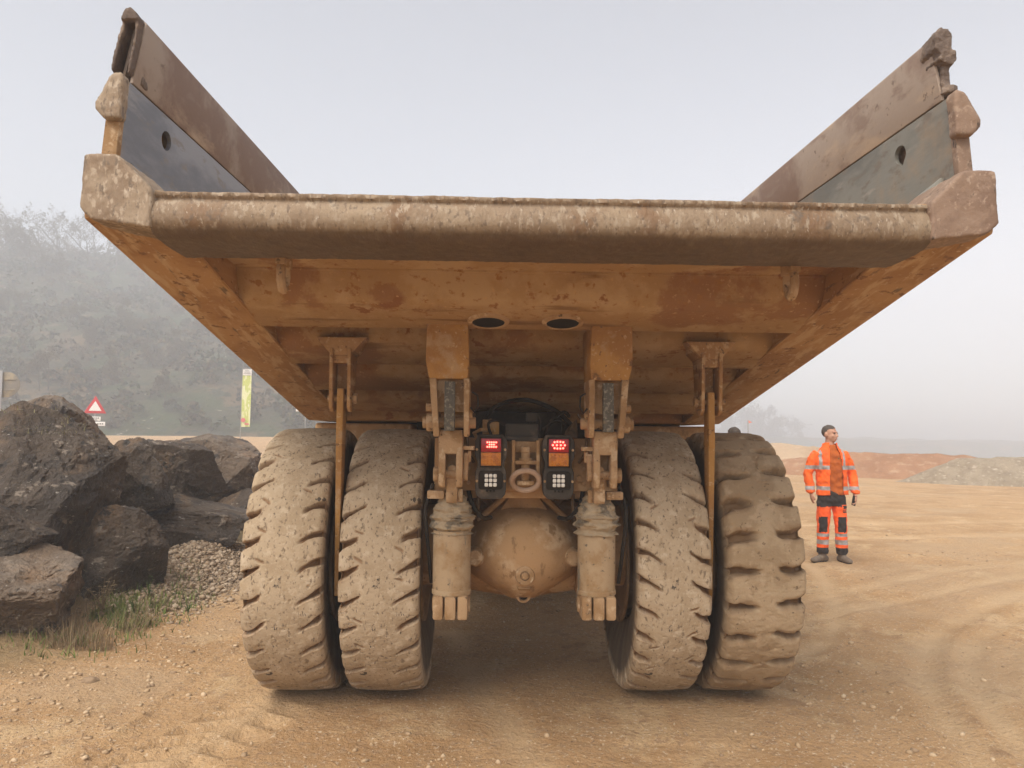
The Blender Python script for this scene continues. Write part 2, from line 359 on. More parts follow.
TRACKS = [(spline(q), w_, d_) for q, w_, d_ in (
    ([(2.3, 3.3), (2.57, 4.28), (2.97, 5.57), (3.75, 6.95), (5.1, 8.3), (7.4, 9.6)], .10, .018),
    ([(2.62, 3.3), (2.88, 4.28), (3.3, 5.57), (4.08, 6.85), (5.4, 8.05), (7.6, 9.2)], .08, .014),
    ([(3.5, 3.3), (3.7, 4.6), (4.2, 5.9), (5.0, 7.0), (6.2, 7.9), (8.2, 8.9)], .12, .020),
    ([(2.0, 7.7), (3.5, 8.56), (5, 9.45), (6.4, 10.2), (9, 11.2)], .10, .018),
    ([(2.0, 7.1), (3.6, 8.05), (5.2, 8.95), (6.8, 9.75), (9, 10.6)], .08, .014),
    ([(2.0, 6.1), (2.7, 6.8), (3.2, 7.7), (3.6, 8.8), (3.9, 10.2)], .09, .012),
    ([(3, 12.6), (6, 12.9), (10, 13.6), (16, 15.2)], .20, .02), ([(3, 14.6), (7, 15.0), (12, 16), (18, 18)], .25, .02),
    ([(1.0, 3.3), (1.15, 4.2), (1.35, 5.0)], .2, .012), ([(.2, 3.3), (.1, 4.4), (-.2, 5.6), (-.5, 7)], .12, .012))]
def axis(lo, hi, f0, f1, fine, grow):
    a = list(np.arange(f0, f1, fine)); st = fine; x = a[-1]
    while x < hi: st *= grow; x = min(x+st, hi); a.append(x)
    st = fine; x = f0; b = []
    while x > lo: st *= grow; x = max(x-st, lo); b.append(x)
    return np.array(b[::-1]+a)
gx = axis(-295, 320, -5.2, 7.4, .03, 1.07); gy = axis(-60, 318, 3.3, 12.5, .03, 1.06)
GX, GY = np.meshgrid(gx, gy, indexing='ij')
GZ = ground_h(GX, GY)
nx, ny = GX.shape
idx = np.arange(nx*ny).reshape(nx, ny)
GF = np.stack([idx[:-1, :-1], idx[1:, :-1], idx[1:, 1:], idx[:-1, 1:]], -1).reshape(-1, 4)
# compacted pale tracks: real colour of the packed fines
trk = np.zeros_like(GX)
for pl_, wd, dp in TRACKS:
    d = track_d(GX, GY, pl_); trk = np.maximum(trk, np.exp(-(d/(wd*1.35))**2)*(.75+.35*vnoise(GX/.35, GY/.35, 8)))
trk = np.maximum(trk, .75*np.exp(-((GX-(-1.62+.30*(GY-4.9)))/.36)**2)*sstep(6.5, 5.2, GY))
grv = sstep(-2.15, -2.5, GX+.06*GY-.35)*sstep(-.35, .35, fbm(GX/.8, GY/.8, 3, 51))*.8
grv = np.maximum(grv, .7*sstep(.05, .5, fbm(GX/1.6+3, GY/1.6, 4, 52)))
bankm = sstep(-3.2, -4.2, GX-.02*(GY-6)+.3*vnoise(GY/.7, GX/.7, 53))*sstep(4.8, 6.4, GY)*(1-sstep(15, 20, GY))
M_ground = mat('sandy_quarry_floor', (.51, .325, .168), [((.42, .255, .122), .7, .45, .60, 9), ((.57, .395, .22), 1.6, .52, .64, 9), ((.38, .235, .125), 5, .56, .65, 9), ((.42, .275, .155), 17, .53, .62, 8), ((.66, .53, .38), 46, .58, .64, 6), ((.22, .145, .09), 64, .60, .66, 6)], rough=.95, spec=.15,
    attr=(('track', (.61, .43, .25), .2, 1.1), ('gravel', (.46, .33, .205), .1, 1.3), ('bank', (.21, .16, .085), .1, 1.0)), bumps=((130, .8, .012), (34, .9, .03), (7, .5, .06)))
ground = mesh_np('ground', np.stack([GX, GY, GZ], -1).reshape(-1, 3), GF, M_ground, attrs={'track': trk.ravel(), 'gravel': grv.ravel(), 'bank': bankm.ravel()})
tag(ground, kind='structure')

def stones(name, P, S, mats, seed, flat=.7):
    """many small angular stones as one mesh: jittered low icospheres"""
    g = np.random.default_rng(seed)
    bm = bmesh.new(); bmesh.ops.create_icosphere(bm, subdivisions=1, radius=1)
    bv = np.array([v.co for v in bm.verts]); bf = np.array([[v.index for v in f_.verts] for f_ in bm.faces]); bm.free()
    n = len(P)
    V = bv[None]*(1+g.uniform(-.38, .25, (n, len(bv), 1)))
    V = V*g.uniform(.55, 1.2, (n, 1, 3))
    a = g.uniform(0, 6.28, n); c, s_ = np.cos(a), np.sin(a)
    X = V[..., 0]*c[:, None]-V[..., 1]*s_[:, None]; Y = V[..., 0]*s_[:, None]+V[..., 1]*c[:, None]
    V = np.stack([X, Y, V[..., 2]*flat], -1)*S[:, None, None]+P[:, None, :]
    F = (bf[None]+(np.arange(n)*len(bv))[:, None, None]).reshape(-1, 3)
    tone = np.repeat(g.uniform(0, 1, n), len(bv))
    return mesh_np(name, V.reshape(-1, 3), F, mats, ang=0, attrs={'tone': tone})
M_stone = mat('pale_crushed_stone', (.42, .295, .175), [], rough=.92, attr=(('tone', (.60, .47, .32), .5, 1.3), ('tone', (.24, .17, .11), .3, -.1)), bumps=((90, .4, .01),))
n = 48000
px = rng.uniform(-3.7, 7, n); py = 2.9+rng.gamma(2.0, 2.1, n)
dens = .07+.93*sstep(-2.0, -2.6, px+.06*py-.35)+.6*sstep(.1, .5, fbm(px/1.2, py/1.2, 3, 61))
keep = (rng.uniform(0, 1, n) < dens) & (py < 16) & ~((np.abs(px) < 1.95) & (py > 4.9) & (py < 6.3))
px, py = px[keep], py[keep]
S = np.minimum(.0026*np.exp(rng.exponential(.52, len(px))), .019)*(1+.05*py)
P = np.stack([px, py, ground_h(px, py)+S*.18], -1)
st = stones('gravel', P, S, M_stone, 3); tag(st, kind='stuff')
# one larger flat stone in front of the boulders
def pebble(x, y, s, label, seed):
    bm = MB(); q = bmesh.ops.create_icosphere(bm.bm, subdivisions=3, radius=1)
    for v in bm.bm.verts:
        k = 1+.28*mn.noise(v.co*1.3+Vector((seed*5.3, 0, 0)))+.1*mn.noise(v.co*4+Vector((seed, 2, 0)))
        v.co = Vector((v.co.x*s*k, v.co.y*s*.75*k, v.co.z*s*.42*k))
    o = bm.build('stone', M_stone, ang=30); o.location = (x, y, float(ground_h(x, y))+s*.18); tag(o, label, 'stone')
pebble(-2.95, 5.55, .055, 'pale flat loose stone on the sand below the left boulders', 1)
pebble(-2.55, 8.35, .05, 'white stone at the edge of the gravel pile and weeds', 2)
pebble(-3.35, 7.65, .05, 'pinkish stone lying among the weeds by the boulders', 3)

# ------------------------------------------------------------------ gravel pile
n = 7500
gx_ = rng.normal(0, 1, n); gy_ = rng.normal(0, 1, n)
X = -3.60+.30*gx_; Y = 8.9+.85*gy_
X = X-.18*(Y-9.1)*.3
rr = np.exp(-(gx_**2+gy_**2)*.42)
ok = (X > -4.5) & (Y > 7.0) & (Y < 11.6)
X, Y, rr = X[ok], Y[ok], rr[ok]
def pile_h(X, Y):
    return .22*np.exp(-(((X+3.72+.054*(Y-9.1))/.42)**2+((Y-9.2)/1.15)**2))
S = .008*np.exp(rng.exponential(.55, len(X))).clip(0, 4.5)
P = np.stack([X, Y, ground_h(X, Y)+pile_h(X, Y)+rng.uniform(-.02, .012, len(X))], -1)
M_stoneg = mat('grey_brown_crushed_rock', (.34, .25, .165), [], rough=.9, attr=(('tone', (.52, .43, .33), .4, 1.1), ('tone', (.17, .13, .095), .35, -.1)), bumps=((60, .4, .01),))
o = stones('gravel', P, S, M_stoneg, 5, .75)
bm = bmesh.new()
tag(o, 'grey brown heap of crushed stone between the boulders and the left tyres', kind='stuff')
ax_ = np.linspace(-4.7, -2.7, 50); ay_ = np.linspace(7, 12, 90)
AX, AY = np.meshgrid(ax_, ay_, indexing='ij'); AZ = ground_h(AX, AY)+pile_h(AX, AY)-.02
ii = np.arange(AX.size).reshape(AX.shape)
FF = np.stack([ii[:-1, :-1], ii[1:, :-1], ii[1:, 1:], ii[:-1, 1:]], -1).reshape(-1, 4)
core = mesh_np('gravel', np.stack([AX, AY, AZ], -1).reshape(-1, 3), FF, M_stoneg, o, attrs={'tone': rng.uniform(0, 1, AX.size)})
core.name = 'pile_core'

# ------------------------------------------------------------------ boulders
def boulder(c, size, seed, m, label, rz=0, planes=14, tilt=(0, 0), grass=False):
    b = MB(); bmesh.ops.create_icosphere(b.bm, subdivisions=6, radius=1)
    V = np.array([v.co[:] for v in b.bm.verts]); F = np.array([[v.index for v in f_.verts] for f_ in b.bm.faces]); b.bm.free()
    g = np.random.default_rng(seed)
    V = np.sign(V)*np.abs(V)**.62 if planes < 12 else V*1.12
    V *= 1/np.maximum(np.abs(V).max(0), 1e-6)
    for k in range(planes+8):
        nrm = g.normal(0, 1, 3); nrm /= np.linalg.norm(nrm); d = g.uniform(.46, .82)
        t = V@nrm-d; V = V-np.where(t > 0, t*.98, 0)[:, None]*nrm
    V /= np.abs(V).max(0)
    out = np.empty_like(V); o = Vector((seed*7.7, seed*3.3, 1))
    for i, v in enumerate(V):
        p = Vector(v); q = p*1.6+o
        k = .05*mn.noise(q)+.030*mn.noise(q*2.6)-.040*abs(mn.noise(q*2.9+o))-.030*abs(mn.noise(q*6.3))-.022*abs(mn.noise(q*12+o))+.022*mn.noise(q*13)-.018*abs(mn.noise(q*19+o))+.011*mn.noise(q*27)+.006*mn.noise(q*48)
        # bedding ledges
        k += .018*math.sin(9*(p.z+.25*p.x)+4*mn.noise(q*1.2))
        out[i] = p+p.normalized()*k
    V = out*np.array(size)*.585
    Rm = np.array(Euler((tilt[0], tilt[1], rz)).to_matrix()); V = V@Rm.T
    up = np.zeros(len(V))
    ob = mesh_np('boulder', V, F, m, ang=28)
    nm = np.empty(len(V)*3, dtype=np.float32); ob.data.vertices.foreach_get('normal', nm); nz_ = nm.reshape(-1, 3)[:, 2]
    dn = np.clip(nz_, 0, 1)*(.6+.5*np.array([mn.noise(Vector(v)*5+o) for v in V]))
    at = ob.data.attributes.new('dust', 'FLOAT', 'POINT'); at.data.foreach_set('value', dn.astype(np.float32))
    ob.location = c
    return tag(ob, label, 'boulder', 'quarry boulders stacked as a barrier')

BL = [
 ((-4.88, 7.75, 1.19), (1.62, 1.5, 1.50), 11, M_rock, 'huge dark boulder topping the near end of the wall, dry moss on its crown', .2, 12, (0, .05)),
 ((-5.05, 8.75, 1.62), (1.0, 1.1, .86), 12, M_rockb, 'brown peaked boulder poking up behind the mossy topped boulder', .6, 14, (0, .35)),
 ((-4.62, 6.88, .90), (.98, .8, .56), 13, M_rock, 'wedge shaped boulder jammed between the mossy boulder and the long low one', .1, 12, (.1, .1)),
 ((-4.30, 6.55, .36), (1.62, 1.1, .98), 14, M_rockb, 'long low slab boulder with rusty face behind dry weeds', .12, 9, (0, -.04)),
 ((-4.02, 7.95, .58), (1.05, 1.0, 1.02), 15, M_rock, 'pointed dark boulder at ground level beside the gravel heap', .5, 11, (.1, .25)),
 ((-4.52, 9.35, 1.20), (.74, .9, .96), 16, M_rock, 'narrow upright black boulder right of the huge mossy one', .3, 12, (0, -.1)),
 ((-4.46, 10.5, 1.10), (1.10, 1.0, .92), 17, M_rock, 'rounded dark boulder between the upright black one and the brown crested one', .9, 13, (.1, .2)),
 ((-4.78, 12.8, 1.14), (1.34, 1.2, 1.06), 18, M_rockb, 'brown crested boulder at the far end of the top row', .4, 13, (0, -.15)),
 ((-4.15, 9.95, .52), (1.38, 1.2, .74), 19, M_rock, 'flat grey slab boulder lying just above the gravel heap', .35, 10, (0, .18)),
 ((-4.36, 12.2, .38), (.86, 1.0, .90), 20, M_rock, 'small boulder low in the wall partly behind the left outer tyre', .2, 12, (0, 0)),
 ((-5.0, 14.6, .62), (1.0, 1.1, 1.0), 21, M_rockb, 'farthest boulder of the wall showing beside the left outer tyre', .7, 13, (0, 0)),
 ((-5.35, 11.1, .95), (1.1, 1.3, 1.2), 22, M_rock, 'shadowed boulder filling the back of the wall behind the top row', .3, 12, (0, 0)),
]
for i, (c, s, sd_, m, lab, rz, pl, tl) in enumerate(BL): boulder(c, s, sd_, m, lab, rz, pl, tl)
boulder((-5.5, 9.8, .5), (1.3, 1.6, 1.2), 24, M_rock, 'dark boulder deep in the wall, seen through the gap under the upright black one', .5, 12)
boulder((-5.0, 11.6, .30), (1.2, 1.3, .9), 25, M_rock, 'ground level boulder behind the flat grey slab', .2, 12)
boulder((-5.6, 6.6, .7), (1.3, 1.5, 1.45), 23, M_rock, 'boulder at the very edge of the view behind the long low slab', .1, 12)

# ------------------------------------------------------------------ grass, weeds, moss
def blades(name, P, H, W, mats, seed, lean=.5, seg=3, tones=None):
    g = np.random.default_rng(seed); n = len(P)
    a = g.uniform(0, 6.28, n); ln = g.uniform(.1, lean, n)*H; t = np.linspace(0, 1, seg+1)
    d = np.stack([np.cos(a), np.sin(a), 0*a], -1); s_ = np.stack([-np.sin(a), np.cos(a), 0*a], -1)
    c = P[:, None, :]+d[:, None, :]*(ln[:, None]*t**2)[..., None]+np.array([0, 0, 1])*(H[:, None]*(t-.25*t**2*ln[:, None]/np.maximum(H[:, None], 1e-4)))[..., None]
    wv = (W[:, None]*(1-t*.92))[..., None]*s_[:, None, :]
    V = np.stack([c-wv, c+wv], 2).reshape(-1, 3)
    b = (np.arange(n)*(seg+1)*2)[:, None, None]; k = np.arange(seg)[None, :, None]*2
    F = (b+k+np.array([0, 1, 3, 2])[None, None, :]).reshape(-1, 4)
    tone = np.repeat(g.uniform(0, 1, n), (seg+1)*2)
    return mesh_np(name, V, F, mats, ang=180, attrs={'tone': tone})
M_grass = mat('short_weed_green', (.15, .20, .045), [], rough=.8, attr=(('tone', (.22, .20, .08), .5, 1.1), ('tone', (.06, .11, .025), .4, 0)), bumps=())
M_dry = mat('dry_straw', (.27, .20, .115), [], rough=.85, attr=(('tone', (.17, .115, .065), .3, 1.0),), bumps=())
n = 26000
X = rng.uniform(-4.3, -2.6, n); Y = rng.uniform(6.0, 10.8, n)
clump = sstep(-.35, .25, fbm(X/.28, Y/.28, 3, 71))
edge = np.exp(-((X+3.56)/.30)**2)*np.exp(-((Y-7.15)/.85)**2)*1.3
k = rng.uniform(0, 1, n) < np.clip(clump*edge*1.5, 0, 1)
X, Y = X[k], Y[k]
H = rng.uniform(.03, .12, len(X)); P = np.stack([X, Y, ground_h(X, Y)+pile_h(X, Y)-.02], -1)
o = blades('grass', P, H, rng.uniform(.004, .009, len(X)), M_grass, 2, .9); tag(o, kind='stuff')
n = 3500
X = rng.uniform(-4.5, -3.2, n); Y = 6.1+rng.gamma(1.6, .45, n)
k = rng.uniform(0, 1, n) < np.clip(.15+sstep(-.1, .5, fbm(X/.3, Y/.3, 3, 73)), 0, 1)
X, Y = X[k], Y[k]; Y = np.maximum(Y, 5.98+.25*(X+4.4))
o = blades('dry_grass', np.stack([X, Y, ground_h(X, Y)-.01], -1), rng.uniform(.06, .30, len(X)), rng.uniform(.0015, .003, len(X)), M_dry, 4, 1.1, 4); tag(o, kind='stuff')

def weed(x, y, h, seed, m, label, stems=7, leafy=True):
    g = np.random.default_rng(seed); z = float(ground_h(x, y)); b = MB(); lv = MB()
    for k in range(stems):
        a = g.uniform(0, 6.28); l = g.uniform(.1, .45)*h; hh = h*g.uniform(.6, 1)
        pts = [(l*t*t*math.cos(a), l*t*t*math.sin(a), hh*t) for t in np.linspace(0, 1, 5)]
        b.tube(pts, [.0035, .003, .0025, .002, .0012], 5)
        if leafy:
            for t in np.linspace(.25, 1, 7):
                aa = g.uniform(0, 6.28); s_ = h*.13*g.uniform(.6, 1.2); c = Vector((l*t*t*math.cos(a), l*t*t*math.sin(a), hh*t)); d = Vector((math.cos(aa), math.sin(aa), .35)).normalized(); e = d.cross(Vector((0, 0, 1)))
                vs = [lv.bm.verts.new(p) for p in (c, c+d*s_*.5+e*s_*.22, c+d*s_-Vector((0, 0, s_*.2)), c+d*s_*.5-e*s_*.22)]; lv.bm.faces.new(vs)
    o = empty('weed', (x, y, z)); tag(o, label, 'weed')
    b.build('stem', m, o)
    if leafy: lv.build('foliage', m, o, 180)
weed(-3.62, 7.85, .27, 1, M_grass, 'upright yellow green weed at the foot of the pointed boulder')
weed(-3.47, 7.25, .20, 2, M_grass, 'low bushy green weed nearest the sand track', 12)
weed(-3.10, 7.55, .13, 3, M_grass, 'short green tuft of weed right of the bushy one', 12)
weed(-3.95, 6.75, .42, 4, M_dry, 'tall dry brown stalks leaning on the long low boulder', 9, False)
weed(-3.72, 7.15, .36, 5, M_dry, 'dry bush of stalks between the low boulder and the green weeds', 12)

# dry moss on the crown of the huge boulder
n = 650
dg = bpy.context.evaluated_depsgraph_get()
P = []
for k in range(n):
    x = rng.uniform(-5.5, -4.3); y = rng.uniform(7.0, 8.3)
    hit, loc, nrm, i_, ob_, m_ = sc.ray_cast(dg, Vector((x, y, 3.2)), Vector((0, 0, -1)))
    if hit and loc.z > 1.72 and nrm.z > .4: P.append(loc[:])
if P:
    P = np.array(P); o = blades('moss', P-np.array([0, 0, .01]), rng.uniform(.03, .09, len(P)), rng.uniform(.003, .007, len(P)), mat('dry_moss', (.30, .27, .14), [], rough=.9, attr=(('tone', (.15, .15, .07), .2, 1),), bumps=()), 9, 2.2); tag(o, kind='stuff')

# ------------------------------------------------------------------ spoil mounds on the right
def mound(xs, ridge, m, label, seed, stones_=None):
    """ridge: list of (x, y centre, half depth, height)"""
    X = np.arange(xs[0], xs[1], .16); rg = np.array(ridge)
    yc = np.interp(X, rg[:, 0], rg[:, 1]); hd = np.interp(X, rg[:, 0], rg[:, 2]); hh = np.interp(X, rg[:, 0], rg[:, 3])
    T = np.linspace(-1.15, 1.15, 42)
    A = X[:, None]+0*T[None]; B = yc[:, None]+hd[:, None]*T[None]
    prof = np.clip(1-np.abs(T)**1.5, 0, 1)[None]
    H = hh[:, None]*prof*(1+.16*fbm(A/1.1, B/1.1, 4, seed))+.07*fbm(A/.28, B/.28, 3, seed+5)*prof
    Z = ground_h(A, B)+H-.04
    i2 = np.arange(A.size).reshape(A.shape)
    F = np.stack([i2[:-1, :-1], i2[1:, :-1], i2[1:, 1:], i2[:-1, 1:]], -1).reshape(-1, 4)
    o = mesh_np('spoil_mound', np.stack([A, B, Z], -1).reshape(-1, 3), F, m)
    return tag(o, label, 'mound')
M_mred = mat('reddish_spoil', (.36, .19, .10), [((.30, .15, .075), .8, .42, .62, 8), ((.44, .28, .17), 3, .52, .68, 8), ((.50, .36, .24), 9, .64, .72, 6), ((.2, .12, .07), 7, .64, .72, 6)], rough=.95, bumps=((7, .8, .12), (22, .6, .05)))
M_mgrv = mat('pale_grey_gravel_heap', (.38, .305, .215), [((.30, .235, .16), 2.2, .42, .62, 8), ((.52, .44, .34), 6, .56, .64, 8), ((.18, .14, .10), 7, .63, .70, 7)], rough=.95, bumps=((6, 1.0, .14), (16, .9, .08)))
M_mtan = mat('tan_spoil', (.44, .31, .19), [((.38, .255, .15), .7, .42, .62, 8), ((.5, .38, .25), 3, .54, .68, 8)], rough=.95, bumps=((6, .7, .1), (20, .5, .04)))
mound((11.5, 22.5), [(11.5, 36, .5, 0), (12.6, 36, 2.4, .62), (14.5, 35, 3, .98), (17, 34, 3.0, 1.05), (19.5, 33, 3, .95), (21, 33, 2, .5), (22.5, 33, .5, 0)], M_mred, 'reddish brown spoil mound right of the worker, behind the pale gravel', 81)
mound((14.6, 29), [(14.6, 29.5, .3, 0), (15.6, 29.0, 1.4, .45), (17, 29, 2.3, .95), (19, 28.6, 2.6, 1.02), (24, 28.5, 3, 1.1), (27.5, 28.5, 2, .6), (29, 28.5, .4, 0)], M_mgrv, 'pale grey stony mound at the right edge in front of the reddish one', 91)
mound((12.5, 24), [(12.5, 50, .5, 0), (14, 50, 3, 1.0), (17.5, 50, 3.5, 1.3), (21, 49, 3, 1.0), (24, 48, .4, 0)], M_mtan, 'sandy tan spoil bank farther off behind the worker', 101)
# ------------------------------------------------------------------ haul truck
TRK = empty('dump_truck', (.078, 5.5, 0), R(1.465))
tag(TRK, 'huge dusty yellow dump truck seen from behind, its worn tail lip overhanging four rear tyres', 'dump truck')
AXZ = .904
def zb(y): return 2.66-.19*(min(y, 1.75)+2.3)

# --- tyres
def tyre(parent, side_k, chunky, seed, m, WID=.488, RT=.901, NT=1300):
    g = np.random.default_rng(seed)
    hw = WID/2
    s_t = np.linspace(-hw, hw, 96)
    nS = 22
    t = np.linspace(0, 1, nS+1)[1:]
    # sidewall: from tread edge down to the bead
    sw_r = RT-(.052 if chunky else .038)-(RT-(.052 if chunky else .038)-.425)*t
    sw_s = hw+.004*np.sin(np.pi*np.clip(t*1.3, 0, 1))-.065*t**2.2
    S = np.concatenate([-sw_s[::-1], s_t, sw_s])
    th = np.linspace(0, 2*np.pi, NT, endpoint=False)
    TH, SS = np.meshgrid(th, S, indexing='ij')
    a = np.abs(SS)/hw; side = np.where(SS > 0, .5, 0.)
    n1 = fbm(TH*9, SS*7, 3, seed); n2 = fbm(TH*34, SS*28, 3, seed+9); n3 = fbm(TH*3.5, SS*2, 2, seed+4)
    shoulder = np.clip((a-.80)/.20, 0, 1)
    r = RT-.012*a**2-(.040 if chunky else .024)*shoulder**3
    N = 26 if chunky else 31
    pitch = 2*np.pi*RT/N
    ph = TH/(2*np.pi)*N+side_k*SS*(1.6 if chunky else 2.1)+side+(.13 if chunky else .10)*n1+side_k*.9*np.maximum(0, .72-a)*np.sign(SS)*(.5 if chunky else -.35)
    fr = ph-np.floor(ph); d = np.abs(fr-.5)*pitch
    lug = np.floor(ph)
    jit = vnoise(lug*3.7+.31, side*9.7+seed, seed+2)
    if chunky:
        gw = .020+.016*np.clip((a-.3)/.7, 0, 1)+.008*n2
        ramp = sstep(.10+.10*jit, .46, a); gd = .062
        groove = sstep(gw*1.2, gw*.5, d)*ramp
        rnd = (1-sstep(0, .060, d))*ramp*.020
        central = sstep(.28, .05, a+.1*n1)*.004
        r = r-gd*groove-rnd-central+.003*n1+.003*n2-.006*np.abs(n1)
    else:
        inner = .40+.12*jit+.05*n1
        ramp = sstep(inner, inner+.16, a); gd = .022+.050*sstep(.48, .88, a)
        gw = (.014+.011*sstep(.6, 1, a)+.004*n2)*(1+.3*jit)
        groove = sstep(gw*1.12, gw*.72, d)*ramp
        # lips where the lug edge has crumbled above each groove
        up = fr-.5
        r = r-gd*groove-.009*sstep(.085, .0, up*pitch)*(up > 0)*ramp
        # hooked inner end of a few grooves
        d2 = np.abs((ph-side_k*SS*6.0)-np.round(ph-side_k*SS*6.0))*pitch
        hook = sstep(.012, .004, d2)*sstep(.34, .44, a)*sstep(.66, .56, a)*(jit > .25)
        r = r-.011*hook; groove = np.maximum(groove, hook*.8)
        r = r+.0018*n1+.0012*n2-.002*np.clip(n3, 0, 1)
    gouge = np.clip(fbm(TH*22, SS*60, 2, seed+13)-.60, 0, 1)*.04
    tread = np.zeros_like(SS, dtype=bool); tread[:, nS:nS+96] = True
    rs = np.concatenate([sw_r[::-1], np.zeros(96), sw_r])[None, :]+0*SS
    r = np.where(tread, r-gouge, rs+.004*n2*(np.abs(rs-.68) < .2))
    r = r-.004*np.clip(fbm(TH*60, SS*48, 2, seed+21)-.35, 0, 1)*2*tread
    # shoulder buttress: grooves run over the edge
    k = np.clip((rs-(RT-.15))/.10, 0, 1)*(~tread)
    fac = groove*(k**1.2)
    ssx = SS-np.sign(SS)*(.030 if chunky else .018)*fac
    ssx = np.where(tread, SS-np.sign(SS)*.02*groove*sstep(.9, 1, a), ssx)
    Y = -r*np.cos(TH); Z = r*np.sin(TH)+AXZ
    bulge = np.clip(.16-Z, 0, .16)/.16
    X = ssx*(1+.035*bulge)
    Z = np.where(Z < .003, .003-.004*(n2 > 0), Z)
    V = np.stack([X, Y, Z], -1).reshape(-1, 3)
    ns = len(S); ii = np.arange(NT*ns).reshape(NT, ns); jj = np.roll(ii, -1, 0)
    F = np.stack([ii[:, :-1], ii[:, 1:], jj[:, 1:], jj[:, :-1]], -1).reshape(-1, 4)
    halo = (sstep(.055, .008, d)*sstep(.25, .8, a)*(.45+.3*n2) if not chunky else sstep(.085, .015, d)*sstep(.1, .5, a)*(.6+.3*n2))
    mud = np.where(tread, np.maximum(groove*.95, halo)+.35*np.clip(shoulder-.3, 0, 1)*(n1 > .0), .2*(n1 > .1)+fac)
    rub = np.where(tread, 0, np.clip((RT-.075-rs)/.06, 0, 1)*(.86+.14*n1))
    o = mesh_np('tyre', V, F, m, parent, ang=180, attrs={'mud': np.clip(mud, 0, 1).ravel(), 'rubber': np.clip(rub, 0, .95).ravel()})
    return o

def wheel(x, ky, chunky, seed, m, inward, y=.11, wid=.488):
    """inward: +1 when the open dish faces +x"""
    b = MB(); q = inward
    b.lathe([(.20, -.10), (.30, -.10), (.335, -.06), (.345, .05), (.36, .15), (.395, .19), (.43, .20), (.452, .205), (.452, .222), (.425, .228), (.38, .22), (.36, .20)], (0, 0, AXZ), (q, 0, 0), 56)
    b.lathe([(.36, -.20), (.38, -.222), (.425, -.228), (.452, -.222), (.452, -.205), (.43, -.20), (.40, -.18), (.36, -.12), (.345, -.02)], (0, 0, AXZ), (q, 0, 0), 56)
    b.lathe([(.0, .02), (.13, .02), (.16, .0), (.19, -.05), (.21, -.10)], (0, 0, AXZ), (q, 0, 0), 40)
    w_ = b.build('wheel', M_rim, TRK); w_.location = (x, y, 0)
    nut = None
    for k in range(20):
        a = 2*math.pi*k/20
        if nut is None:
            nut = MB().cyl((-.025, 0, 0), (.025, 0, 0), .017, n=6).cyl((.02, 0, 0), (.034, 0, 0), .009, n=8).build('wheel_nut', M_dustm, w_); o_ = nut
        else:
            o_ = nut.copy(); C.objects.link(o_); o_.parent = w_
        o_.location = (q*-.078, .262*math.cos(a), AXZ+.262*math.sin(a)); o_.rotation_euler = (a, 0, math.pi if q > 0 else 0)
    tyre(w_, ky, chunky, seed, m, wid)
    return w_
W_ol = wheel(-1.482, -1, False, 101, M_tyre, -1)
W_il = wheel(-.893, -1, False, 102, M_tyre, 1)
W_ir = wheel(.912, 1, False, 103, M_tyre, -1, wid=.455)
W_or = wheel(1.482, -1, True, 104, M_tyrec, 1)
[c_ for c_ in W_or.children if c_.name.startswith('tyre')][0]['label'] = 'tyre with deep chunky lugs'
for x in (-1.33, 1.33):
    c = copy_tree(W_il if x > 0 else W_ir, TRK); c.location = (x, 4.05, 0)

# --- dump body
def zt(y, o): return zb(y)+o
def zf(y): return zb(y)+.10+.07*min(max((y+2.0)/.6, 0), 1)+.11*min(max((y+1.30)/.25, 0), 1)
fl = MB()
fl.prism([(-2.24, zb(-2.24)+.10), (-2.0, zf(-2.0)), (-1.4, zf(-1.4)), (-1.3, zf(-1.3)), (-1.05, zf(-1.05)), (1.75, zf(1.75)), (3.2, 1.99), (3.9, 3.4), (4.02, 3.95), (6.3, 4.02), (6.3, 4.08), (3.98, 4.02), (3.82, 3.42), (3.15, 2.03), (1.75, zb(1.75)+.32), (-1.05, zb(-1.05)+.32), (-1.3, zb(-1.3)+.21), (-2.0, zb(-2.0)+.137), (-2.24, zb(-2.24)+.136)], 'x', -1.66, 1.66, bev=0)
BODY = fl.build('dump_body', M_under, TRK)
# transverse channel beams under the floor (rounded rear face)
for y0, y1, dr in ((-1.30, -.92, .0), (-.53, -.14, .0), (.22, .60, .0), (.97, 1.34, .0), (1.85, 2.2, .0), (2.7, 3.05, .0)):
    b = MB(); zt_ = lambda y: (zf(y)+.003)
    p = [(y0-.075, zt_(y0-.075)), (y0-.045, zb(y0)+.10), (y0-.022, zb(y0)+.05), (y0+.01, zb(y0)+.020), (y0+.05, zb(y0)+.002), (y1-.012, zb(y1)-dr), (y1, zb(y1)+.004), (y1, zb(y1)+.026), (y1-.07, zb(y1)+.045), (y1-.07, zt_(y1-.07))]
    b.prism(p, 'x', -1.601, 1.601, bev=0)
    b.tube([(x, y0-.072-.002*math.sin(x*9), zt_(y0-.07)-.004) for x in np.linspace(-1.59, 1.59, 60)], .009, 6).tube([(x, y1-.066, zt_(y1-.07)-.004) for x in np.linspace(-1.59, 1.59, 60)], .009, 6)
    b.build('cross_beam', M_under, BODY, 50)
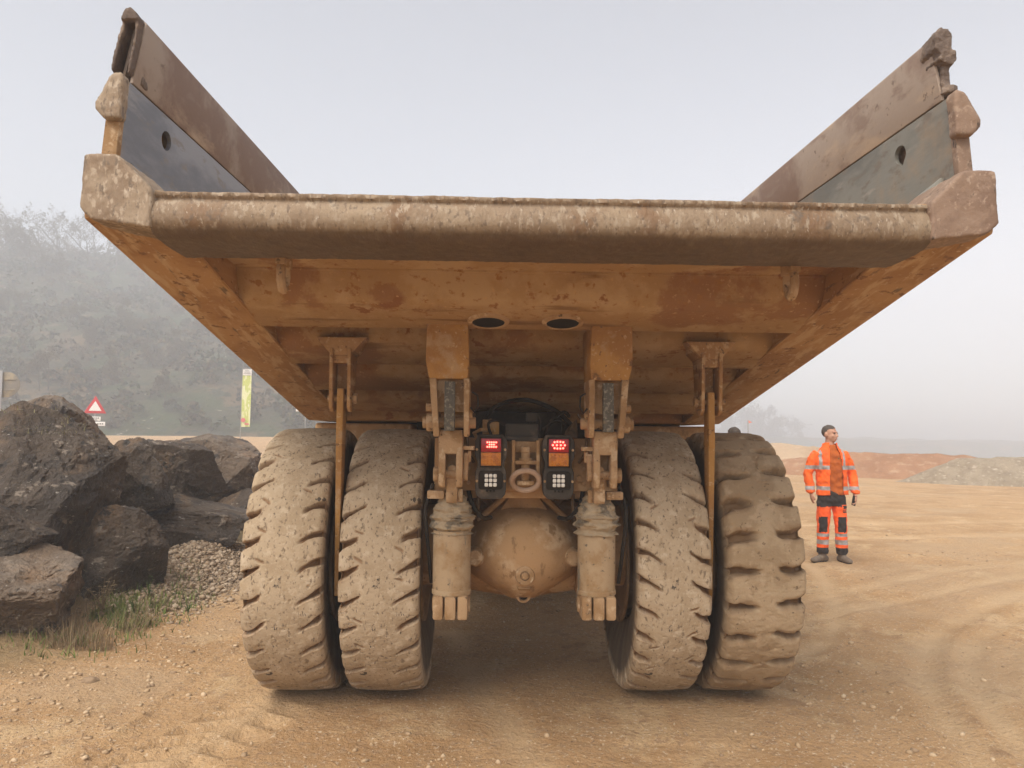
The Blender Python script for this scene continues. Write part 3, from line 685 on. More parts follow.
# two drain / heat openings with collars through the first beam
for x in (-.245, .186):
    b = MB(); c = Vector((x, -1.06, zb(-1.06)+.0))
    nrm = Vector((0, .19, -1)).normalized() * -1
    prof = [(.125, .012), (.12, -.006), (.108, -.010), (.096, -.010), (.092, .0)]
    q = MB(); q.lathe(prof, c, Vector((0, .187, .982)), 40); q.build('collar', M_dustm, BODY)
    q = MB(); q.lathe([(.095, -.005), (0.0, -.0045)], c, Vector((0, .187, .982)), 40); q.build('exhaust_opening', M_pipe, BODY)  # flat disc, the shade inside the opening painted black
# side rails
for s in (-1, 1):
    b = MB()
    pts = [(-2.28, zb(-2.28)), (1.75, zb(1.75)), (3.1, 1.89), (3.9, 3.3), (3.9, 3.5), (2.9, 2.2), (1.75, zb(1.75)+.34), (-1.05, zb(-1.05)+.34), (-1.3, zb(-1.3)+.22), (-2.0, zb(-2.0)+.14), (-2.28, zb(-2.28)+.13)]
    b.prism(pts, 'x', s*1.602, s*1.94, bev=.014)
    b.build('side_rail', M_rail, BODY)
# weld bead / liner lines along the inner edge of each rail
for s in (-1, 1):
    b = MB(); b.tube([(s*1.598, y, zb(y)+.012) for y in np.linspace(-2.2, 1.7, 24)], .011, 6); b.build('weld_bead', M_rail, BODY)
# tail lip
prof = [(-2.20, 2.777), (-2.285, 2.777), (-2.296, 2.772), (-2.297, 2.757), (-2.288, 2.750), (-2.286, 2.742), (-2.300, 2.725), (-2.309, 2.700), (-2.313, 2.675), (-2.312, 2.650), (-2.303, 2.628), (-2.288, 2.612), (-2.265, 2.600),
        (-2.235, 2.592), (-2.19, 2.587), (-2.14, 2.584), (-2.08, 2.582), (-2.02, 2.581), (-1.96, 2.581), (-1.915, 2.582), (-1.905, 2.60), (-1.905, 2.66)]
dense = []
for (a, b_), (c, d) in zip(prof, prof[1:]):
    k = max(1, int(math.hypot(c-a, d-b_)/.012))
    for i in range(k): dense.append((a+(c-a)*i/k, b_+(d-b_)*i/k))
dense.append(prof[-1]); D = np.array(dense)
T = np.gradient(D, axis=0); Nn = np.stack([T[:, 1], -T[:, 0]], -1); Nn /= np.linalg.norm(Nn, axis=1)[:, None]+1e-9
Nn *= -1
xs = np.linspace(-1.652, 1.652, 420); arc = np.cumsum(np.r_[0, np.hypot(*np.diff(D, axis=0).T)])
XX, AA = np.meshgrid(xs, arc, indexing='ij')
amp = .0028*fbm(XX/.06, AA/.05, 4, 201)+.0022*fbm(XX/.016, AA/.016, 3, 202)+.003*fbm(XX/.5, AA/.3, 2, 203)
edge = np.exp(-((AA-arc[np.argmin(np.abs(D[:, 1]-2.764)+np.abs(D[:, 0]+2.297))])/.02)**2)
amp = amp-edge*np.clip(fbm(XX/.045, AA*0, 3, 205), 0, 1)*.006
Yv = D[:, 0][None]+Nn[:, 0][None]*amp; Zv = D[:, 1][None]+Nn[:, 1][None]*amp
ii = np.arange(XX.size).reshape(XX.shape)
F = np.stack([ii[:-1, :-1], ii[:-1, 1:], ii[1:, 1:], ii[1:, :-1]], -1).reshape(-1, 4)
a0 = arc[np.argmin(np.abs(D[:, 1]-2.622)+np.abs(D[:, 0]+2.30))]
under = sstep(-.008, .02, AA-a0+.016*fbm(XX/.05, AA/.2, 4, 206)+.010*fbm(XX/.3, AA*0, 2, 207))*(.80+.2*fbm(XX/.03, AA/.03, 3, 208))  # darker below the nose: scraped bare steel, partly shade painted into the colour
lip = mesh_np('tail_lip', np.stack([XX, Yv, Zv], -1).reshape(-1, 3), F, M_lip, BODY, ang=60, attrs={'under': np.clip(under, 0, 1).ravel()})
lip['label'] = 'scraped tail lip with rounded nose'
# corner caps
for s in (-1, 1):
    b = MB()
    P = [(s*1.640, 2.612), (s*1.882, 2.640), (s*1.938, 2.690), (s*1.929, 2.915), (s*1.918, 2.926), (s*1.792, 2.924), (s*1.778, 2.912), (s*1.640, 2.776)]
    b.prism(P, 'y', -2.322, -1.93, bev=.006)
    weathered(b, 'corner_cap', .011, .0035, 14, M_cap if s < 0 else M_capred, BODY, 3+s)
# side walls: hollow, liner plate inside, skin outside
def wx(z, y=-2.08): return 1.91-.075*(z-3.0)-.07*max(0, z-3.37)-.032*(y+2.08)
for s in (-1, 1):
    sw = MB()
    def slab(mb, y0b, y0t, zlo0, zlo1, zhi, th, off, yf_b, yf_t, bev=.003):
        pts = []
        for dx in (off, off+th):
            pts += [(s*(wx(zlo0, y0b)+dx), y0b, zlo0), (s*(wx(zhi, y0t)+dx), y0t, zhi), (s*(wx(zlo1, yf_b)+dx), yf_b, zlo1), (s*(wx(zhi, yf_t)+dx), yf_t, zhi)]
        mb.hull(pts, bev)
    slab(sw, -2.06, -2.04, 2.80, 2.1, 3.36, .012, .052, 3.1, 3.75)          # outer skin
    sw.prism([(s*(wx(2.85)-.012), 2.85), (s*(wx(2.85)+.058), 2.85), (s*(wx(3.34)+.058), 3.34), (s*(wx(3.34)-.004), 3.34)], 'y', -2.105, -2.062, .006)
    for y in (-1.2, -.2, .8, 1.8, 2.8):
        sw.hull([(s*(wx(z, y)+o), y+dy, z) for z in (zb(y)+.3, 3.3) for o in (.05, .13) for dy in (-.08, .08)], .01)
    # top cap closing the hollow wall
    wall = sw.build('side_wall', M_dustm if s < 0 else M_capred, BODY)
    from mathutils.geometry import delaunay_2d_cdt
    circ = [(-1.65+.052*math.cos(t), 3.235+.047*math.sin(t)) for t in np.linspace(0, 2*math.pi, 32, endpoint=False)]
    if s > 0: circ = [(y, z) for y, z in circ if z > 3.205]+[(-1.665, 3.178), (-1.655, 3.170), (-1.645, 3.178)]
    if s > 0: circ.sort(key=lambda p: math.atan2(p[1]-3.225, p[0]+1.65))
    outer = [(-2.058, 2.78), (3.1, 2.1), (3.75, 3.352), (2.0, 3.352), (0.5, 3.352), (-1.0, 3.352), (-2.056, 3.352), (-2.057, 3.07)]
    pts = [Vector(p) for p in outer+circ]; no, nc = len(outer), len(circ)
    ed = [(i, (i+1) % no) for i in range(no)]+[(no+i, no+(i+1) % nc) for i in range(nc)]
    vs_, _, fs_, _, _, _ = delaunay_2d_cdt(pts, ed, [], 1, 1e-6)
    pl = MB(); FR_ = [pl.bm.verts.new((s*wx(v.y, v.x), v.x, v.y)) for v in vs_]; BK_ = [pl.bm.verts.new((s*(wx(v.y, v.x)+.022), v.x, v.y)) for v in vs_]
    for f_ in fs_:
        if all(i >= no for i in f_): continue
        pl.bm.faces.new([FR_[i] for i in f_]); pl.bm.faces.new([BK_[i] for i in f_][::-1])
    be = [e_ for e_ in pl.bm.edges if e_.is_boundary and e_.verts[0] in set(FR_)]
    m_ = {v: w_ for v, w_ in zip(FR_, BK_)}
    for e_ in be: pl.bm.faces.new([e_.verts[0], e_.verts[1], m_[e_.verts[1]], m_[e_.verts[0]]])
    bmesh.ops.recalc_face_normals(pl.bm, faces=pl.bm.faces[:])
    plo = pl.build('wear_plate', M_plate if s < 0 else M_plateg, BODY, 30)
    plo['label'] = 'blue grey polished liner plate with round hole' if s < 0 else 'olive grey liner plate with keyhole shaped hole'
    # floor-to-wall fillet
    fi = MB(); fi.hull([(s*x, y, zb(y)+dz) for y, sc_ in ((-1.99, 0), (-1.4, .07), (1.7, .07)) for x, dz in ((1.63, .11+sc_), (1.90, .11+sc_), (1.63, .15+sc_), (1.885, .40+sc_*.5), (1.90, .40+sc_*.5))], .003)
    fi.build('floor_fillet', M_plate if s < 0 else M_plateg, BODY)
    # upper plate: inner sheet, outer sheet, folded top
    up = MB()
    slab(up, -2.02, -2.0, 3.362, 3.362, 3.655, .016, .0, 3.75, 3.9)
    slab(up, -2.0, -1.98, 3.372, 3.372, 3.65, .014, .055, 3.75, 3.9)
    up.hull([(s*(wx(3.65, y)+dx), y, z) for y in (-1.99, 3.9) for dx, z in ((0, 3.645), (.012, 3.672), (.055, 3.672), (.069, 3.645))], .006)
    up.hull([(s*(wx(3.36, y)+dx), y, z) for y in (-2.0, 3.8) for dx in (.018, .05) for z in (3.354, 3.360)], 0)
    up.build('upper_side_plate', M_upper, BODY)
    tn = MB()
    X_ = lambda x, z: s*(x)
    if s < 0:
        # bent open end of the upper plate: dark hollow between two curled sheets under a folded tip
        tn.hull([(s*x, y, z) for x, y, z in ((1.880, -2.06, 3.395), (1.892, -2.06, 3.39), (1.872, -2.06, 3.53), (1.860, -2.06, 3.53), (1.905, -1.95, 3.39), (1.890, -1.95, 3.39), (1.860, -1.95, 3.53), (1.875, -1.95, 3.53))], 0)
        tn.hull([(s*x, y, z) for x, y, z in ((1.860, -2.06, 3.53), (1.873, -2.06, 3.53), (1.868, -2.05, 3.66), (1.850, -2.05, 3.66), (1.86, -1.95, 3.53), (1.875, -1.95, 3.53), (1.868, -1.95, 3.655), (1.848, -1.95, 3.655))], 0)
        tn.hull([(s*x, y, z) for x, y, z in ((1.955, -2.06, 3.405), (1.968, -2.06, 3.40), (1.940, -2.06, 3.56), (1.925, -2.06, 3.56), (1.955, -1.93, 3.40), (1.968, -1.93, 3.40), (1.94, -1.93, 3.56), (1.925, -1.93, 3.56))], 0)
        tn.hull([(s*x, y, z) for x, y, z in ((1.925, -2.06, 3.56), (1.940, -2.06, 3.56), (1.926, -2.05, 3.66), (1.910, -2.05, 3.66), (1.92, -1.93, 3.56), (1.935, -1.93, 3.56), (1.92, -1.93, 3.655), (1.905, -1.93, 3.655))], 0)
        tn.hull([(s*x, y, z) for y in (-2.065, -1.92) for x, z in ((1.852, 3.645), (1.860, 3.675), (1.885, 3.697), (1.905, 3.695), (1.925, 3.67), (1.928, 3.64))], 0)
        tn.hull([(s*x, y, z) for y in (-1.96, -1.90) for x, z in ((1.87, 3.38), (1.955, 3.38), (1.86, 3.66), (1.915, 3.66))], 0)
        weathered(tn, 'torn_plate_end', .006, .004, 20, M_torn, BODY, 5)
    else:
        tn.hull([(x, y, z) for y in (-2.06, -1.93) for x, z in ((1.832, 3.60), (1.838, 3.668), (1.865, 3.697), (1.895, 3.692), (1.918, 3.665), (1.915, 3.60), (1.895, 3.575), (1.86, 3.57))], 0)
        tn.hull([(x, y, z) for y in (-2.06, -1.95) for x, z in ((1.845, 3.545), (1.90, 3.60), (1.935, 3.585), (1.938, 3.545), (1.918, 3.515), (1.88, 3.525))], 0)
        tn.hull([(x, y, z) for y in (-2.03, -1.95) for x, z in ((1.875, 3.39), (1.925, 3.40), (1.915, 3.52), (1.885, 3.54))], 0)
        tn.hull([(x, y, z) for y in (-2.05, -1.95) for x, z in ((1.872, 3.385), (1.945, 3.395), (1.94, 3.418), (1.90, 3.43))], 0)
        weathered(tn, 'torn_plate_end', .007, .007, 17, M_torn, BODY, 9)
    # wedge block capping the rear end of the wall
    bk = MB().prism([(s*1.872, 3.148), (s*1.862, 3.335), (s*1.872, 3.358), (s*1.905, 3.355), (s*1.925, 3.335), (s*1.985, 3.215), (s*1.982, 3.185), (s*1.945, 3.145)], 'y', -2.15, -2.08, .006)
    weathered(bk, 'end_block', .009, .0035, 16, M_cap if s < 0 else M_capred, BODY, 7)
# lifting eyes under the lip
for x in (-1.215, 1.215):
    b = MB(); b.tube([(x, -1.86+.045*math.cos(a), 2.52+.075*math.sin(a)) for a in np.linspace(R(140), R(400), 12)], .022, 8)
    b.box((x, -1.86, 2.585), (.05, .14, .06), bev=.006)
    b.build('lifting_eye', M_dustm, BODY)

# --- body pivots
for s in (-1, 1):
    b = MB()
    b.hull([(s*x, y, z) for x, y, z in ((.365, -1.0, 2.43), (.605, -1.0, 2.43), (.355, -.985, 2.20), (.613, -.985, 2.20), (.365, -.97, 2.095), (.590, -.97, 2.095), (.365, -.5, 2.43), (.605, -.5, 2.43), (.365, -.62, 2.095), (.590, -.62, 2.095))], .010)
    BR = b.build('pivot_bracket', M_paint, TRK)
    b = MB()
    for xa, xb, xc, xd in ((.352, .388, .352, .384), (.548, .590, .528, .562)):
        b.hull([(s*x, y, z) for x, y, z in ((xa, -.975, 2.10), (xb, -.975, 2.10), (xa, -.70, 2.10), (xb, -.70, 2.10), (xc, -.985, 1.80), (xd, -.985, 1.80), (xc, -.955, 1.755), (xd, -.955, 1.755), (xc, -.75, 1.76), (xd, -.75, 1.76))], .008)
    b.box((s*.47, -.82, 2.00), (.17, .18, .20), bev=.006)
    b.build('fork_plate', M_dustm, BR)
    b = MB(); b.box((s*.468, -.955, 1.935), (.062, .05, .29), bev=.004); b.build('shim_link', M_serr, BR)
    b = MB(); b.cyl((s*.315, -.87, 1.84), (s*.60, -.87, 1.84), .034, n=20, bev=.004)
    b.cyl((s*.565, -.87, 1.84), (s*.61, -.87, 1.84), .055, n=8, bev=.006).cyl((s*.61, -.87, 1.84), (s*.632, -.87, 1.84), .036, n=6, bev=.004)
    b.cyl((s*.335, -.9, 1.895), (s*.36, -.9, 1.895), .03, n=8, bev=.003).cyl((s*.575, -.9, 1.93), (s*.612, -.9, 1.93), .026, n=8, bev=.003)
    b.build('pivot_pin', M_dustm, BR)
    b = MB(); b.tube([(s*.335, -.93, 2.02), (s*.305, -.95, 2.0), (s*.30, -.95, 1.94), (s*.322, -.95, 1.90), (s*.345, -.95, 1.93)], .006, 6); b.build('grease_hose', M_black, BR)
    # chassis lug that carries the strut
    b = MB()
    b.box((s*.462, -.80, 1.725), (.145, .22, .145), bev=.014)
    for x in (.409, .512): b.hull([(s*(x+dx), y, z) for dx in (-.020, .020) for y, z in ((-.91, 1.70), (-.70, 1.70), (-.92, 1.52), (-.70, 1.52), (-.89, 1.455), (-.74, 1.455))], .010)
    b.box((s*.47, -.72, 1.64), (.14, .10, .26), bev=.008)
    LG = b.build('strut_mount', M_dustm, TRK)
    b = MB(); b.cyl((s*.37, -.83, 1.53), (s*.555, -.83, 1.53), .028, n=14, bev=.003).cyl((s*.535, -.83, 1.53), (s*.566, -.83, 1.53), .046, n=8, bev=.005)
    b.cyl((s*.36, -.83, 1.53), (s*.388, -.83, 1.53), .04, n=8, bev=.004)
    b.box((s*.355, -.86, 1.69), (.07, .03, .025), bev=.004).box((s*.372, -.84, 1.60), (.03, .04, .12), bev=.008).box((s*.352, -.83, 1.64), (.022, .03, .07), bev=.006)
    b.build('pin_bolt', M_dustm, LG)
    # suspension strut
    cx, cyy = (-.455 if s < 0 else .435), -.70
    b = MB(); b.cyl((cx, cyy, .795), (cx, cyy, 1.185), .116, n=40, bev=.006)
    b.lathe([(.116, .0), (.120, .004), (.120, .025), (.116, .03)], (cx, cyy, .80), (0, 0, 1), 40)
    ST = b.build('suspension_strut', M_cyl, TRK)
    b = MB(); b.box((cx, cyy-.07, .735), (.066, .14, .135), bev=.012).box((cx-.073, cyy-.04, .735), (.062, .18, .14), bev=.014).box((cx+.073, cyy-.04, .735), (.062, .18, .14), bev=.014)
    b.cyl((cx-.115, cyy+.02, .735), (cx+.115, cyy+.02, .735), .05, n=20, bev=.004); b.build('lower_clevis', M_dustm, ST)
    b = MB()
    sd1 = 3 if s < 0 else 8
    def wob(t, j, sd1=sd1): return 1+.15*mn.noise(Vector((math.cos(t)*1.6, math.sin(t)*1.6, j*.45+sd1)))+.10*mn.noise(Vector((math.cos(t)*3.6, math.sin(t)*3.6, j*.9+sd1)))
    pf = []
    zz = np.linspace(1.165, 1.40, 34)
    for z in zz:
        u_ = (z-1.165)/.235
        pf.append((.122+.012*math.sin(u_*3.1)-.050*max(0, u_-.35)/.65+.013*math.sin(u_*26+sd1)*max(0, 1-u_*1.1), z))
    b.lathe(pf, (cx, cyy, 0), (0, 0, 1), 64, wob=wob)
    b.build('dust_boot', M_boot, ST, 80)
    b = MB(); b.hull([(cx+dx, cyy-.14+dy, z) for dx, z in ((-.034, 1.36), (.034, 1.36), (-.034, 1.54), (.034, 1.54), (-.026, 1.575), (.026, 1.575), (0, 1.59)) for dy in (0, .07)], .008)
    b.box((cx, cyy-.07, 1.40), (.07, .15, .06), bev=.01)
    b.cyl((cx, cyy-.146, 1.52), (cx, cyy-.138, 1.52), .011, n=12, mi=1)
    b.build('rod_eye', [M_dustm, M_black], ST)
    b = MB(); b.box((cx+s*.098, cyy-.07, 1.405), (.105, .06, .050), bev=.008).box((cx-s*.05, cyy-.08, 1.40), (.03, .03, .08), bev=.006).cyl((cx+s*.09, cyy-.10, 1.405), (cx+s*.09, cyy-.112, 1.405), .014, n=6)
    b.build('charging_valve_block', M_dustm, ST)

# --- rear frame, hitch, lamps
b = MB()
b.box((0, -.60, 1.585), (1.15, .10, .33), bev=.01)
b.box((0, -.56, 1.40), (.9, .08, .06), bev=.01)
for s in (-1, 1):
    b.box((s*.46, 3.5, 1.53), (.16, 8.1, .42), bev=.02)
    b.cyl((s*.33, -.655, 1.50), (s*.33, -.675, 1.50), .02, n=6)
b.box((0, 1.6, 1.50), (.8, .25, .3)).box((0, 3.6, 1.5), (.8, .25, .3))
FR = b.build('chassis_frame', M_axle, TRK)
b = MB(); b.box((0, 2.2, 1.10), (.75, 2.6, .7), bev=.05).box((0, 5.2, 1.05), (1.7, 2.4, 1.2), bev=.08).box((0, 1.3, 1.80), (.76, .5, .34), bev=.03).box((0, 4.05, .85), (2.0, .4, .5), bev=.08).cyl((0, .3, 1.05), (0, 1.0, 1.1), .09)  # drivetrain boxes, enlarged with a tall block added to keep light out
b.box((0, 2.6, 1.55), (2.0, .10, .80)).box((0, 3.3, 1.72), (3.86, .06, .50)); b.build('drivetrain_and_light_block', M_black, FR)  # wide cross plates added to stop light and sky coming through beneath the body
for s in (-1, 1):
    b = MB(); b.cyl((s*.17, .6, 1.15), (s*.14, 1.5, 2.02), .075, n=20).cyl((s*.155, 1.05, 1.58), (s*.14, 1.5, 2.02), .055, n=20); b.build('hoist_cylinder', M_brown, FR)
# hitch between the lamps
b = MB()
b.box((-.084, -.69, 1.595), (.022, .12, .285), bev=.005).box((.068, -.69, 1.595), (.022, .12, .285), bev=.005)
b.box((-.008, -.70, 1.602), (.132, .11, .024), bev=.004).box((-.008, -.66, 1.70), (.15, .04, .08), bev=.006)
HT = b.build('tow_hitch', M_axle, FR)
b = MB(); b.cyl((-.008, -.715, 1.47), (-.008, -.715, 1.66), .028, n=16, bev=.003).cyl((-.008, -.715, 1.66), (-.008, -.715, 1.70), .034, n=8, bev=.008).cyl((-.008, -.715, 1.605), (-.008, -.715, 1.63), .042, n=16, bev=.004).box((-.008, -.715, 1.475), (.11, .07, .03), bev=.008)
b.build('hitch_pin', M_dustm, HT)
b = MB(); b.tube([(-.010+.083*math.cos(a), -.775-.035*math.sin(a), 1.492+.062*math.sin(a)) for a in np.linspace(0, 2*math.pi, 28, endpoint=False)], .017, 10, closed=True); b.build('tow_ring', M_ring, HT)
# small boxes on the frame top
b = MB(); b.box((-.03, -.58, 1.79), (.205, .16, .10), bev=.008).box((-.03, -.60, 1.745), (.20, .18, .03), bev=.004)
b.box((-.03, -.66, 1.80), (.16, .006, .06), bev=0); b.build('valve_box', M_lamp, FR)
b = MB(); b.box((.035, -.56, 1.885), (.07, .05, .055), bev=.006).cyl((.035, -.56, 1.84), (.035, -.56, 1.87), .012, n=8).tube([(.075, -.57, 1.90), (.09, -.58, 1.86), (.085, -.58, 1.78), (.09, -.58, 1.74)], .006, 6); b.cyl((.035, -.59, 1.885), (.035, -.583, 1.885), .017, n=14)
b.build('rear_camera', M_lamp, FR)
b = MB(); b.box((-.225, -.60, 1.80), (.105, .03, .13), bev=.004).cyl((-.225, -.62, 1.86), (-.225, -.60, 1.86), .012, n=8); b.tube([(-.30, -.62, 1.73), (-.33, -.66, 1.78), (-.29, -.68, 1.80), (-.21, -.65, 1.80)], .012, 8)
b.build('frame_bracket', M_paint, FR)
b = MB(); b.hull([(.24, -.60, 1.75), (.33, -.60, 1.75), (.30, -.64, 1.86), (.33, -.55, 1.88), (.25, -.55, 1.8)], .006); b.build('frame_gusset', M_brown, FR)
for s in (-1, 1):
    cx = -.222 if s < 0 else .190
    b = MB()
    P = [(-.062, 1.380), (.062, 1.380), (.088, 1.405), (.094, 1.44), (.094, 1.545), (.082, 1.575), (.082, 1.605), (.098, 1.64), (.098, 1.735), (.075, 1.772), (-.075, 1.772), (-.098, 1.735), (-.098, 1.64), (-.082, 1.605), (-.082, 1.575), (-.094, 1.545), (-.094, 1.44), (-.088, 1.405)]
    P = [(cx+x, z) for x, z in P]
    b.prism(P, 'y', -.80, -.69, bev=.010)
    LP = b.build('tail_lamp', M_lamp, TRK)
    for x, z in ((-.086, 1.68), (.086, 1.68), (-.084, 1.49), (.084, 1.49)): MB().cyl((cx+x, -.80, z), (cx+x, -.806, z), .008, n=10).build('lamp_screw', M_dustm, LP)
    b = MB(); 
    for a in ((0, 1.752, .138, .012), (0, 1.576, .138, .010), (-.066, 1.664, .010, .17), (.066, 1.664, .010, .17)): b.box((cx+a[0], -.806, a[1]), (a[2], .014, a[3]), bev=.003)
    b.build('lens_frame', M_black, LP)
    b = MB().box((cx, -.803, 1.707), (.122, .010, .082), bev=.003); b.build('red_lens', M_red, LP)
    b = MB()
    if s < 0:
        leds = [(x*.012, z) for x in (-2, -1, 0, 1, 2) for z in (-.011, .011)]+[(0, 0), (-.012, 0), (.012, 0)]
        for x, z in leds: b.sph((cx+.004+x*1.1, -.809, 1.710+z*1.25), .0055, 8)
    else:
        for x, z in [(-.036, 0), (.036, 0), (-.026, .018), (-.009, .02), (.009, .02), (.026, .018), (-.026, -.018), (-.009, -.02), (.009, -.02), (.026, -.018), (-.012, 0), (.012, 0)]: b.sph((cx+x, -.809, 1.710+z), .0062, 8)
    b.build('led_cluster', M_led, LP)
    b = MB().box((cx, -.803, 1.622), (.122, .010, .080), bev=.003)
    for i in range(5):
        for j in range(4): b.sph((cx-.044+.022*i, -.808, 1.592+.020*j), (.008, .003, .008), 8)
    b.build('amber_lens', M_amber, LP)
    b = MB()
    pr = [(.066, 1.44), (.074, 1.452), (.074, 1.535), (.06, 1.552), (-.06, 1.552), (-.074, 1.535), (-.074, 1.452), (-.066, 1.44)]
    b.prism([(cx+x, z) for x, z in pr], 'y', -.812, -.798, bev=.006)
    for x in (-.022, 0, .022): b.box((cx+x, -.813, 1.432), (.012, .01, .014), bev=.002)
    b.build('lamp_bezel', M_black, LP)
    for i in (-1, 0, 1):
        for j in (-1, 0, 1): MB().box((cx+i*.026, -.816, 1.495+j*.027), (.022, .014, .023), bev=.006).build('work_lamp_cell', M_white, LP)


# --- axle
b = MB()
def wobx(t, j): return 1
b.lathe([(0, -.585), (.05, -.582), (.12, -.568), (.19, -.535), (.25, -.48), (.295, -.41), (.33, -.32), (.352, -.22), (.362, -.10), (.362, .15), (.3, .35), (.16, .55), (0, .6)], (0, 0, 1.0), (0, 1, 0), 72)
POLY = [(.15, .335), (.33, .22), (.435, .05), (.42, -.13), (.22, -.255), (.07, -.345), (-.07, -.345), (-.22, -.255), (-.42, -.13), (-.435, .05), (-.33, .22), (-.15, .335)]
def poly_r(t):
    dx, dz = math.cos(t), math.sin(t); best = .36
    for (x0, z0), (x1, z1) in zip(POLY, POLY[1:]+POLY[:1]):
        ex, ez = x1-x0, z1-z0; det = dx*-ez+dz*ex
        if abs(det) < 1e-9: continue
        r_ = (x0*-ez+z0*ex)/det; u_ = (dx*z0-dz*x0)/det
        if r_ > 0 and -1e-6 <= u_ <= 1+1e-6: best = r_
    return best
for v in b.bm.verts:
    dx, dz = v.co.x, v.co.z-1.0; rr_ = math.hypot(dx, dz)
    if rr_ < 1e-5: continue
    t_ = math.atan2(dz, dx); f_ = sum(poly_r(t_+o_) for o_ in (-.16, -.08, 0, .08, .16))/5/.362
    f_ = 1+(f_-1)*min(1, rr_/.30)
    v.co.x = dx*f_; v.co.z = 1.0+dz*f_
for s in (-1, 1): b.lathe([(.348, 0), (.345, .14), (.325, .28), (.30, .42), (.28, .62), (.27, 1.2)], (0, .05, .99), (s, 0, 0), 48)
AX = b.build('axle_housing', M_axle, TRK, 60)
b = MB(); b.hull([(x, y, z) for x, y, z in ((-.16, -.36, 1.27), (.16, -.36, 1.27), (-.055, -.42, 1.43), (.055, -.42, 1.43), (-.16, 0, 1.33), (.16, 0, 1.33), (-.05, -.1, 1.46), (.05, -.1, 1.46))], .012)
for s in (-1, 1): b.tube([(s*.06, -.40, 1.43), (s*.30, -.30, 1.20)], .022, 8).box((s*.25, -.05, 1.33), (.05, .3, .1), (0, s*.7, 0), .01)
b.build('axle_gusset', M_axle, AX)
b = MB(); b.lathe([(.062, 0), (.058, -.02), (.03, -.022), (.028, -.014)], (0, -.563, .885), (0, 1, 0), 28).cyl((0, -.58, .885), (0, -.60, .885), .024, n=6, bev=.003); b.build('level_plug', M_dustm, AX)
b = MB(); b.lathe([(.050, .05), (.046, -.008), (.030, -.012), (.028, .01)], (0, -.395, .722), (0, 1, .35), 28); b.build('drain_boss', M_dustm, AX)
b = MB().cyl((0, -.395, .722), (0, -.402, .719), .0265, n=20); b.build('drain_hole', M_pipe, AX)  # thin disc painted black for the shade in the hole
b = MB().box((0, -.556, .955), (.075, .03, .030), (.15, 0, 0), .006).box((0, -.560, 1.0), (.085, .03, .008), (.1, 0, 0), .002).box((0, -.515, .80), (.085, .03, .034), (-.5, 0, 0), .008).box((.0, -.53, .835), (.085, .03, .008), (-.4, 0, 0), .002); b.build('cast_marking', M_dustm, AX)
for s in (-1, 1):
    b = MB().lathe([(.02, .0), (.045, .0), (.06, .03), (.065, .10)], (s*.315, -.52, .985), (0, 1, 0), 24); b.build('axle_boss', M_dustm, AX)
    b = MB().hull([(s*x, y, z) for x in (.36, .56) for y, z in ((-.62, .70), (-.62, .78), (-.1, .70), (-.1, 1.0))], .015); b.build('strut_foot', M_axle, AX)

# --- hoses, brake lines and lamp cables
def hose(pts, r, m, nm, par):
    q = [Vector(p) for p in pts]; out = []
    for i in range(len(q)-1):
        p0, p1, p2, p3 = q[max(i-1, 0)], q[i], q[i+1], q[min(i+2, len(q)-1)]
        for t in np.linspace(0, 1, 7)[:-1]:
            t = float(t); out.append(.5*((2*p1)+(p2-p0)*t+(2*p0-5*p1+4*p2-p3)*t*t+(3*p1-p0-3*p2+p3)*t**3))
    out.append(q[-1]); b = MB(); b.tube(out, r, 8); b.build(nm, m, par)
for s in (-1, 1):
    hose([(s*.36, -.62, 1.42), (s*.33, -.68, 1.33), (s*.27, -.62, 1.25), (s*.22, -.50, 1.24)], .014, M_black, 'brake_hose', AX)
    hose([(s*.30, -.60, 1.40), (s*.30, -.64, 1.30), (s*.36, -.58, 1.20), (s*.40, -.45, 1.15)], .011, M_brown, 'brake_hose', AX)
    hose([(s*.22, -.69, 1.76), (s*.24, -.66, 1.84), (s*.18, -.62, 1.86), (s*.10, -.60, 1.80)], .009, M_black, 'lamp_cable', FR)
    hose([(s*.33, -.66, 1.60), (s*.36, -.72, 1.66), (s*.37, -.72, 1.76), (s*.36, -.68, 1.84), (s*.33, -.6, 1.9)], .010, M_brown, 'lamp_cable', FR)
    hose([(s*.58, -.66, 1.46), (s*.62, -.70, 1.30), (s*.60, -.68, 1.05), (s*.585, -.62, .85)], .012, M_black, 'strut_hose', FR)
hose([(-.30, -.5, 1.8), (-.2, -.45, 1.95), (0, -.45, 2.0), (.2, -.45, 1.93), (.33, -.5, 1.8)], .016, M_black, 'cable_loom', FR)
hose([(.12, -.62, 1.76), (.16, -.60, 1.86), (.25, -.5, 1.92), (.3, -.3, 1.9)], .012, M_black, 'cable_loom', FR)
for s in (-1, 1):
    for x in (.30, .36):
        for z in (1.47, 1.56, 1.66): MB().cyl((s*x, -.645, z), (s*x, -.668, z), .013, n=6).build('frame_bolt', M_dustm, FR)

